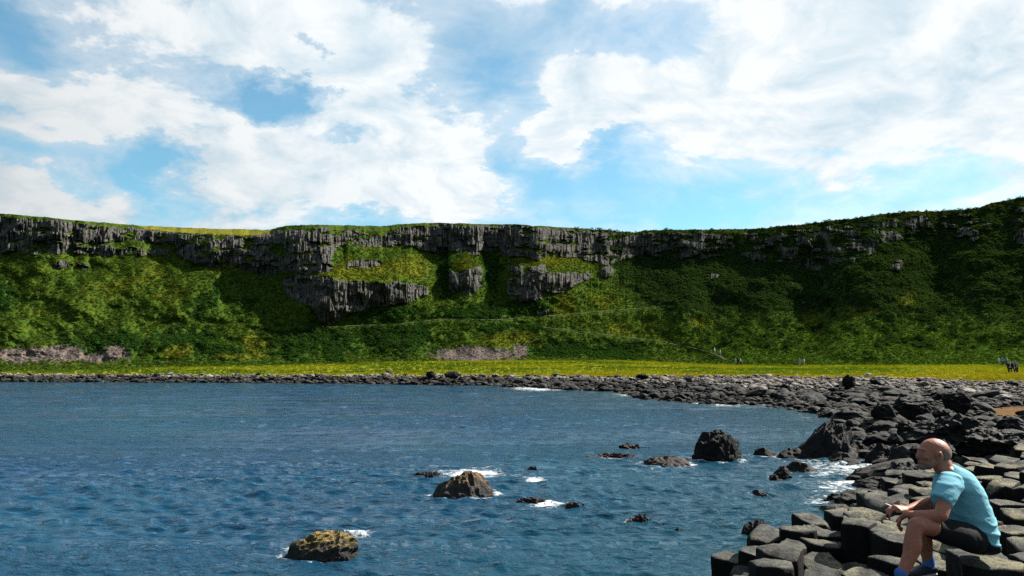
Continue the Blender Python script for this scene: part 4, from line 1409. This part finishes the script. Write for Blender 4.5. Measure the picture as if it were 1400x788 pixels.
def build_man():
    q = lambda px, py, Y: P(px, py, Y - 8.30 + 5.533)
    skin = mat_simple('weathered_skin', (0.23, 0.082, 0.050), 0.55, 0.3, 0.10, 45, 0.34, 0.5, 0.004)
    shirt_m = mat_simple('sky_blue_cotton', (0.115, 0.285, 0.35), 0.9, 0.15, 0, 260, 0.07, 0.2, 0.001)
    short_m = mat_simple('black_cotton', (0.004, 0.0045, 0.006), 0.9, 0.15, 0, 200, 0.25, 0.2, 0.001)
    shoe_m = mat_simple('dark_navy_shoe', (0.010, 0.012, 0.022), 0.7, 0.3, 0, 60, 0.3, 0.3, 0.002)
    sole_m = mat_simple('white_rubber_sole', (0.3, 0.3, 0.3), 0.7, 0.3, 0, 60, 0.1)
    sock_m = mat_simple('bright_blue_sock', (0.035, 0.085, 0.27), 0.95, 0.1, 0, 120, 0.2, 0.4, 0.002)
    hair_m = mat_simple('cropped_grey_hair', (0.13, 0.088, 0.07), 0.9, 0.2, 0, 300, 0.45, 0.8, 0.003)
    beard_m = mat_simple('grey_stubble', (0.15, 0.095, 0.078), 0.9, 0.2, 0, 300, 0.4, 0.6, 0.002)
    eye_m = mat_simple('dark_eye', (0.02, 0.015, 0.012), 0.2, 0.5)
    base = q(1332, 754, 8.30)
    root = bpy.data.objects.new('person', None)
    COL.objects.link(root)
    root.location = base
    root['label'] = 'bald man in blue T-shirt and black shorts sitting hunched on a stone column'
    root['category'] = 'person'

    def add(name, me, lab=None):
        o = link(name, me, root, label=lab)
        return o
    Yc = 8.30
    torso = [(q(1334, 737, Yc), .130, .080), (q(1331, 725, Yc), .155, .125), (q(1322, 701, Yc), .155, .132), (q(1311, 677, Yc), .175, .126), (q(1302, 658, Yc), .180, .104), (q(1293, 645, Yc), .090, .060)]
    B = [tube(torso, 28)]
    B.append(tube([(q(1296, 653, Yc), .050, .050), (q(1290.5, 641, Yc), .064, .066), (q(1283, 626, Yc), .058, .064)], 20))
    # head
    tilt = math.radians(-14)
    B.append(ball(q(1278.5, 617.5, Yc), .112, .078, .096, math.radians(12)))
    B.append(ball(q(1268, 623, Yc), .070, .066, .088, math.radians(-8)))
    B.append(ball(q(1267, 632, Yc), .062, .056, .050, math.radians(20)))
    B.append(ball(q(1261.5, 637.5, Yc), .030, .034, .026))
    B.append(ball(q(1259.5, 614.5, Yc), .022, .052, .014, math.radians(10)))          # brow
    B.append(tube([(q(1258.5, 616.5, Yc), .010, .010), (q(1255.5, 621.5, Yc), .012, .013), (q(1253.8, 625.2, Yc), .017, .014), (q(1257.5, 627.0, Yc), .016, .010)], 12))
    B.append(ball(q(1258.6, 631.0, Yc), .011, .022, .006))
    B.append(ball(q(1258.9, 633.6, Yc), .011, .020, .006))
    for sgn in (-1, 1):
        B.append(ball(q(1262.5, 624.5, Yc) + np.array((0, sgn * .045, 0)), .026, .020, .020))
        e = q(1274.5, 622.5, Yc) + np.array((0, sgn * .079, 0))
        B.append(tube([(e + np.array((.010, sgn * .006, .030)), .006, .010), (e + np.array((.018, sgn * .012, .006)), .006, .012), (e + np.array((.006, sgn * .006, -.028)), .006, .010)], 10))
        B.append(tube([(e + np.array((.006, sgn * .006, .030)), .005, .008), (e + np.array((-.008, sgn * .002, .016)), .005, .008), (e + np.array((-.004, 0, -.020)), .005, .008)], 10))
    # near (left) arm
    nsh, nel, nwr = q(1298, 661, 8.12), q(1286.5, 705, 7.99), q(1239, 703.5, 8.09)
    B.append(tube([(nsh, .064, .062), (q(1293, 680, 8.05), .052, .054), (nel, .043, .045), ], 18))
    B.append(tube([(nel, .041, .045), (q(1272, 706.5, 8.02), .044, .046), (q(1256, 705.5, 8.05), .037, .038), (nwr, .027, .024)], 18))
    # far (right) arm
    fsh, fel, fwr = q(1291, 659, 8.48), q(1283, 686, 8.60), q(1239, 696.5, 8.46)
    B.append(tube([(fsh, .062, .062), (fel, .044, .046)], 18))
    B.append(tube([(fel, .043, .045), (q(1266, 689, 8.55), .043, .043), (q(1252, 693, 8.50), .034, .034), (fwr, .027, .023)], 18))

    # hands: palm plus five bent fingers
    def hand(wr, palm_c, spread, fingers, thumb, pr=(.040, .017)):
        B.append(tube([(wr, .027, .023), ((wr + palm_c) / 2, pr[0] * .85, pr[1] * 1.05), (palm_c, pr[0], pr[1]), (palm_c + (palm_c - wr) * .45, pr[0] * .92, pr[1] * .85)], 18, side=spread))
        for ch in fingers + [thumb]:
            rows = [(np.array(p), r, r) for p, r in ch]
            B.append(tube(rows, 10, side=spread))
    # right hand: reaching to the left over the knees, fingers drooping, a cigarette between two of them
    pc = q(1229.5, 695.0, 8.42)
    sp = np.array((0.25, 0.95, 0.15))
    sp /= np.linalg.norm(sp)
    fg = []
    for k, (ln, drop) in enumerate([(.070, .020), (.080, .012), (.078, .022), (.062, .034)]):
        off = sp * (0.030 - 0.020 * k)
        a0 = pc + np.array((-.028, 0, -.001)) + off
        a1 = a0 + np.array((-ln * .42, 0, .004 - drop * .25))
        a2 = a1 + np.array((-ln * .33, 0, -drop * .75))
        a3 = a2 + np.array((-ln * .17, 0, -drop * 1.1))
        fg.append([(a0, .0098), (a1, .0094), (a2, .0086), (a3, .0074)])
    t0 = pc + np.array((.012, -.034, -.006))
    th = [(t0, .012), (t0 + np.array((-.028, -.014, -.012)), .0105), (t0 + np.array((-.052, -.006, -.014)), .0088)]
    hand(fwr, pc, sp, fg, th)
    cig0 = fg[0][1][0] + np.array((-.004, -.008, .010))
    # left hand: hanging down from the wrist, lightly clasped
    pc2 = q(1232.2, 708.5, 8.14)
    sp2 = np.array((0.45, 0.85, -0.2))
    sp2 /= np.linalg.norm(sp2)
    fg = []
    for k, (ln, cv) in enumerate([(.066, .018), (.076, .022), (.072, .026), (.056, .030)]):
        off = sp2 * (0.030 - 0.020 * k)
        a0 = pc2 + np.array((-.010, 0, -.026)) + off
        a1 = a0 + np.array((-.006, .004, -ln * .42))
        a2 = a1 + np.array((cv * .35, .008, -ln * .33))
        a3 = a2 + np.array((cv * .7, .008, -ln * .16))
        fg.append([(a0, .0098), (a1, .0094), (a2, .0086), (a3, .0074)])
    t0 = pc2 + np.array((-.016, -.024, -.002))
    th = [(t0, .012), (t0 + np.array((-.022, -.008, -.022)), .0105), (t0 + np.array((-.026, 0, -.046)), .0088)]
    hand(nwr, pc2, sp2, fg, th)
    # legs
    nh, nk, na = q(1327, 736, 8.18), q(1252.5, 718.5, 8.00), q(1231, 791, 7.96)
    B.append(tube([(nh, .085, .080), (q(1292, 725, 8.08), .076, .072), (q(1268, 719.5, 8.03), .062, .062), (nk, .054, .056)], 20))
    B.append(tube([(nk, .053, .055), (q(1249, 731, 7.99), .050, .053), (q(1248, 744, 7.985), .056, .060), (q(1244, 760, 7.975), .045, .050), (q(1236.5, 777, 7.965), .035, .039), (na, .033, .036)], 20))
    fh, fk, fa = q(1327, 736, 8.42), q(1261, 719, 8.40), q(1268, 768, 8.47)
    B.append(tube([(fh, .085, .080), (q(1292, 725, 8.41), .076, .072), (fk, .055, .058)], 20))
    B.append(tube([(fk, .053, .055), (q(1264, 740, 8.43), .050, .055), (q(1266.5, 755, 8.455), .040, .045), (fa, .031, .034)], 20))
    for a, dx in ((na, -1), (fa, -1)):
        B.append(tube([(a + np.array((.015, 0, -.035)), .026, .024), (a + np.array((-.06, -.012, -.070)), .026, .014), (a + np.array((-.13, -.025, -.084)), .024, .008)], 16))
    body = fuse('body', B, 0.005, skin, 5, loc=base)
    add('body', body)

    # T-shirt: body of the shirt, two short sleeves, wrinkles
    T = [(q(1341.5, 740.5, Yc), .168, .098), (q(1334, 726, Yc), .176, .132), (q(1323.5, 701, Yc), .174, .152), (q(1312.5, 677, Yc), .192, .152), (q(1304, 659, Yc), .194, .128), (q(1297, 649, Yc), .140, .098), (q(1292, 642, Yc), .080, .074)]
    S = [tube(T, 32, capk=(.5, .12))]
    S.append(tube([(q(1300, 661, 8.15), .084, .086), (q(1293, 673, 8.07), .074, .082), (q(1286.5, 686.5, 8.03), .066, .078)], 20, capk=(1, .06)))
    S.append(tube([(q(1293, 658, 8.46), .084, .082), (q(1288, 672, 8.54), .070, .076), (q(1284, 682, 8.57), .062, .066)], 20, capk=(1, .06)))

    def wr(w):
        x, y, z = w.T
        lx = (x - base[0])
        lz = (z - base[2])
        low = 0.35 + 0.65 * sstep(lz, 0.42, 0.05)
        # folds radiate from the lap up across the flank
        a = lx * 22 + lz * 78 + 4.5 * fbm(x * 5, y * 4, z * 5, 3, 5)
        fold = np.sin(a) * 0.5 + 0.5
        n = fbm(x * 9, y * 7, z * 16, 4, 9)
        return 0.016 * (fold ** 3 - 0.3) * low * sstep(fbm(x * 4, y * 4, z * 4, 2, 15), -0.45, 0.35) + 0.010 * n * (0.35 + low)
    sh = fuse('t_shirt', S, 0.006, shirt_m, 6, wr, loc=base)
    add('t_shirt', sh, 'sky blue short-sleeved T-shirt')
    # shorts
    H = [tube([(q(1344, 742, Yc), .176, .078), (q(1330, 738, Yc), .180, .098), (q(1316, 733, Yc), .170, .095)], 28)]
    H.append(tube([(q(1330, 737, 8.19), .100, .100), (q(1300, 728, 8.10), .092, .092), (q(1275, 722, 8.05), .080, .078)], 22, capk=(1, .06)))
    H.append(tube([(q(1330, 737, 8.41), .100, .100), (q(1300, 728, 8.41), .092, .092), (q(1278, 723, 8.41), .080, .078)], 22, capk=(1, .06)))

    def wr2(w):
        x, y, z = w.T
        return 0.007 * fbm(x * 12, y * 6, z * 9, 3, 12)
    add('shorts', fuse('shorts', H, 0.007, short_m, 5, wr2, loc=base), 'black knee-length shorts')
    # socks and shoes
    for a, nm in ((na, 'near'), (fa, 'far')):
        so = tube([(a + np.array((.004, 0, .035)), .039, .042), (a + np.array((.008, 0, -.005)), .040, .044), (a + np.array((.004, 0, -.045)), .040, .046)], 18)
        add('sock', fuse('sock', [so], 0.005, sock_m, 3, loc=base), 'bright blue ankle sock')
        up = [tube([(a + np.array((.040, .0, -.052)), .038, .034), (a + np.array((-.03, -.008, -.058)), .044, .038), (a + np.array((-.105, -.02, -.076)), .046, .026), (a + np.array((-.175, -.035, -.084)), .036, .018)], 18)]
        shoe = add('shoe', fuse('shoe', up, 0.006, shoe_m, 3, loc=base), 'dark navy low shoe')
        sl = [tube([(a + np.array((.048, .0, -.086)), .036, .012), (a + np.array((-.03, -.008, -.092)), .040, .012), (a + np.array((-.105, -.02, -.098)), .046, .011), (a + np.array((-.185, -.036, -.098)), .034, .011)], 18)]
        link('sole', fuse('sole', sl, 0.005, sole_m, 2, loc=base), shoe)
    # cropped hair round the back and side of the head, and a grey stubble beard
    v, f = ICO[5]
    hc = q(1278.5, 617.5, Yc)
    cs, sn = math.cos(math.radians(12)), math.sin(math.radians(12))
    p = v * np.array((.1155, .0815, .0985))
    hp = np.stack([p[:, 0] * cs + p[:, 2] * sn, p[:, 1], -p[:, 0] * sn + p[:, 2] * cs], -1)
    edge = 0.007 * fbm(hp[:, 0] * 60, hp[:, 1] * 60, hp[:, 2] * 60, 3, 4)
    ok = (hp[:, 0] + edge > 0.018 - 0.2 * (hp[:, 2] + 0.02)) & (hp[:, 2] + edge < 0.028 + 0.10 * (hp[:, 0] - .06)) & (hp[:, 2] > -0.078)
    ft = f[ok[f].all(1)]
    used = np.unique(ft)
    mp = -np.ones(len(hp), int)
    mp[used] = np.arange(len(used))
    add('hair', mesh_np('hair', hp[used] + hc - base, mp[ft], [hair_m], True), 'short cropped grey hair')
    bv, bf, nb = [], [], 0
    for c, r3, rt in ((q(1267, 632, Yc), (.0645, .0585, .0525), 20), (q(1261.5, 637.5, Yc), (.0325, .0365, .0285), 0)):
        p = v * np.array(r3)
        cs, sn = math.cos(math.radians(rt)), math.sin(math.radians(rt))
        p = np.stack([p[:, 0] * cs + p[:, 2] * sn, p[:, 1], -p[:, 0] * sn + p[:, 2] * cs], -1)
        w = p + c - q(1267, 632, Yc)
        ed = 0.006 * fbm(w[:, 0] * 80, w[:, 1] * 80, w[:, 2] * 80, 3, 6)
        ok = (w[:, 2] + ed < -0.014 - 0.25 * w[:, 0]) & (w[:, 0] + ed < 0.015)
        ft = f[ok[f].all(1)]
        used = np.unique(ft)
        mp = -np.ones(len(p), int)
        mp[used] = np.arange(len(used))
        bv.append(p[used] + c - base)
        bf.append(mp[ft] + nb)
        nb += len(used)
    add('beard', mesh_np('beard', np.vstack(bv), np.vstack(bf), [beard_m], True), 'short grey stubble beard')
    for sgn in (-1, 1):
        e = ball(q(1260.2, 619.0, Yc) + np.array((0.004, sgn * .030, 0)), .011, .011, .010)
        add('eye', mesh_np('eye', e[0] - base, np.array(e[1]), [eye_m], True))
    # the cigarette
    cm = mat_simple('white_cigarette_paper', (0.78, 0.76, 0.72), 0.8, 0.2, 0, 80, 0.08)
    c0 = cig0
    cv, cf = tube([(c0 + np.array((.022, .006, -.010)), .0042, .0042), (c0, .0042, .0042), (c0 + np.array((-.042, -.012, .018)), .0042, .0042)], 10)
    me = bpy.data.meshes.new('cigarette')
    me.from_pydata([tuple(t - c0) for t in cv], [], cf)
    me.materials.append(cm)
    link('cigarette', me, loc=c0, label='white cigarette held between the seated man\'s fingers', cat='cigarette')


build_man()


def walker(k, foot, hgt, facing, top, legs, label, group):
    """a far figure mid-stride: body with jacket and trousers over it"""
    rg = random.Random(k)
    s = hgt / 1.75
    root = bpy.data.objects.new('person', None)
    COL.objects.link(root)
    root.location = foot
    root.rotation_euler = (0, 0, facing)
    root['label'], root['category'], root['group'] = label, 'person', group
    A = lambda x, y, z: np.array((x, y, z)) * s
    st = rg.uniform(0.08, 0.20)
    parts = [tube([(A(0, 0, .92), .15 * s, .10 * s), (A(0, 0, 1.2), .15 * s, .10 * s), (A(0.01, 0, 1.42), .17 * s, .09 * s), (A(0.01, 0, 1.50), .06 * s, .06 * s)], 12),
             tube([(A(.01, 0, 1.46), .055 * s, .055 * s), (A(.03, 0, 1.56), .055 * s, .055 * s)], 10), ball(A(.03, 0, 1.64), .098 * s, .078 * s, .118 * s)]
    for sg in (-1, 1):
        parts.append(tube([(A(0, sg * .19, 1.42), .05 * s), (A(-.02, sg * .24, 1.16), .04 * s), (A(.10 * sg + .05, sg * .22, .92), .032 * s)], 8))
        parts.append(ball(A(.10 * sg + .07, sg * .22, .85), .03 * s, .022 * s, .055 * s))
        parts.append(tube([(A(0, sg * .09, .92), .08 * s), (A(sg * st * .6, sg * .09, .50), .06 * s), (A(sg * st - .02, sg * .09, .09), .04 * s)], 8))
        parts.append(tube([(A(sg * st - .03, sg * .09, .045), .042 * s), (A(sg * st + .15, sg * .10, .035), .035 * s)], 8))
    link('body', fuse('body', parts, 0.028 * s, WSKIN, 1), root)
    j = [tube([(A(0, 0, .88), .175 * s, .125 * s), (A(0, 0, 1.2), .175 * s, .12 * s), (A(0.01, 0, 1.43), .19 * s, .105 * s)], 12)]
    for sg in (-1, 1):
        j.append(tube([(A(0, sg * .19, 1.41), .065 * s), (A(-.02, sg * .24, 1.16), .055 * s), (A(.08 * sg + .04, sg * .225, .98), .048 * s)], 8))
    link('jacket', fuse('jacket', j, 0.03 * s, top, 1), root)
    t = []
    for sg in (-1, 1):
        t.append(tube([(A(0, sg * .09, .93), .10 * s), (A(sg * st * .6, sg * .09, .50), .078 * s), (A(sg * st - .02, sg * .09, .12), .062 * s)], 8))
    link('trousers', fuse('trousers', t, 0.03 * s, legs, 1), root)
    hr = [ball(A(.015, 0, 1.665), .10 * s, .088 * s, .105 * s)]
    link('hair', fuse('hair', hr, 0.03 * s, WHAIR, 1), root)


WSKIN = mat_simple('walker_skin', (0.45, 0.25, 0.17), 0.6, 0.3)
WHAIR = mat_simple('walker_hair', (0.03, 0.02, 0.015), 0.8, 0.2)
WC = {n: mat_simple('cloth_' + n, c, 0.9, 0.1) for n, c in dict(navy=(.012, .016, .05), black=(.01, .01, .011), pale=(.28, .27, .28), teal=(.05, .22, .30), white=(.42, .42, .42), grey=(.18, .18, .2), mauve=(.35, .28, .36)).items()}


def build_walkers():
    def ground_pt(px, py):
        # where the sight line meets the flat
        Ys = np.linspace(40, 185, 900)
        a, b = ray(px, py)
        X = a * Ys
        z = ground_z(X, Ys)
        dz = CAMZ + b * Ys - z
        k = int(np.argmax(dz < 0)) if (dz < 0).any() else len(Ys) - 1
        return np.array((X[k], Ys[k], z[k]))
    base = ground_pt(1383, 511.0)
    Yg = base[1]
    spec = [(1374.5, 0.0, 'navy', 'black', 'walker in navy at the end of the group on the grass flat'),
            (1377.5, 1.5, 'mauve', 'navy', 'walker in pale mauve top within the group on the grass flat'),
            (1380.5, 0.5, 'black', 'black', 'walker all in black in the middle of the group on the grass'),
            (1384.5, -1.0, 'navy', 'navy', 'walker in navy top and trousers in the group on the grass'),
            (1387.0, -0.5, 'grey', 'black', 'walker in grey jacket at the path end of the group')]
    for k, (px, dy, a, b, lab) in enumerate(spec):
        Y = Yg + dy
        x = (px - 700) / F * Y
        walker(k, (x, Y, float(ground_z(np.array(x), np.array(Y))) + 0.06), 1.72, math.radians(200 + 40 * k), WC[a], WC[b], lab, 'walkers on the grass flat')
    far = [(1366, 500.5, 'white', 'grey', 'walker in white top behind the group on the grass'), (1371, 501, 'teal', 'black', 'walker in teal jacket behind the group on the grass'),
           (1377, 500, 'grey', 'black', 'walker in grey coat behind the group by the bracken')]
    for k, (px, py, a, b, lab) in enumerate(far):
        p = ground_pt(px, py)
        walker(20 + k, tuple(p + np.array((0, 0, .06))), 1.7, math.radians(170 + 60 * k), WC[a], WC[b], lab, 'walkers on the grass flat')
    mid = [(1004, 498.5, 'pale', 'grey', 'walker in pale jacket where the slanting path meets the flat'), (1007.5, 498.8, 'black', 'black', 'walker in black where the slanting path meets the flat'),
           (1011, 498.5, 'white', 'black', 'walker in white jacket where the slanting path meets the flat'), (1091, 499, 'teal', 'grey', 'lone walker in teal jacket at the foot of the dark slope'),
           (1097, 499, 'pale', 'grey', 'lone walker in pale jacket at the foot of the dark slope')]
    for k, (px, py, a, b, lab) in enumerate(mid):
        p = ground_pt(px, py)
        Y = min(p[1], float(hill_base_Y(px)) - 2)
        x = (px - 700) / F * Y
        walker(40 + k, (x, Y, float(ground_z(np.array(x), np.array(Y))) + 0.06), 1.7, math.radians(30 + 70 * k), WC[a], WC[b], lab, 'walkers at the foot of the slope')
    for k, (px, a, lab) in enumerate([(977.5, 'white', 'walker in white top coming down the slanting path'), (985, 'pale', 'walker in pale top lower down the slanting path')]):
        py = np.interp(px, [q[0] for q in PATH_B], [q[1] for q in PATH_B])
        p = hill_at(px, py)
        walker(60 + k, tuple(p + np.array((0, -.1, .18))), 1.7, math.radians(-20), WC[a], WC['grey'], lab, 'walkers on the slanting path')


build_walkers()


# ------------------------------------------------------------------ one round bush that stands out on the slope
def build_bush():
    p = hill_at(991, 470)
    root = bpy.data.objects.new('bush', None)
    COL.objects.link(root)
    root.location = p
    root['label'], root['category'] = 'round dark green bush standing alone on the lower slope', 'bush'
    m, nt = new_mat('bush_leaf')
    n = nt.noise(pos(nt), 2.0, 3, 0.6)
    c = nt.mix(n, (0.012, 0.035, 0.010), (0.05, 0.09, 0.02))
    finish(nt, nt.node('ShaderNodeBsdfDiffuse', {'Color': c}))
    me = clump_mesh('crown', 900, 1.2, 2.0, 0.16, 5, m)
    link('crown', me, root, loc=(0, 0, 0.25))
    bark = mat_simple('bush_bark', (0.07, 0.05, 0.035), 0.9)
    v, f = tube([(np.array((0, 0, -.3)), .12), (np.array((.05, 0, .5)), .09), (np.array((0, .1, 1.3)), .05)], 8)
    tm = bpy.data.meshes.new('trunk')
    tm.from_pydata([tuple(q) for q in v], [], f)
    tm.materials.append(bark)
    link('trunk', tm, root)


build_bush()
print('columns', NCOL, 'boulders', NB)
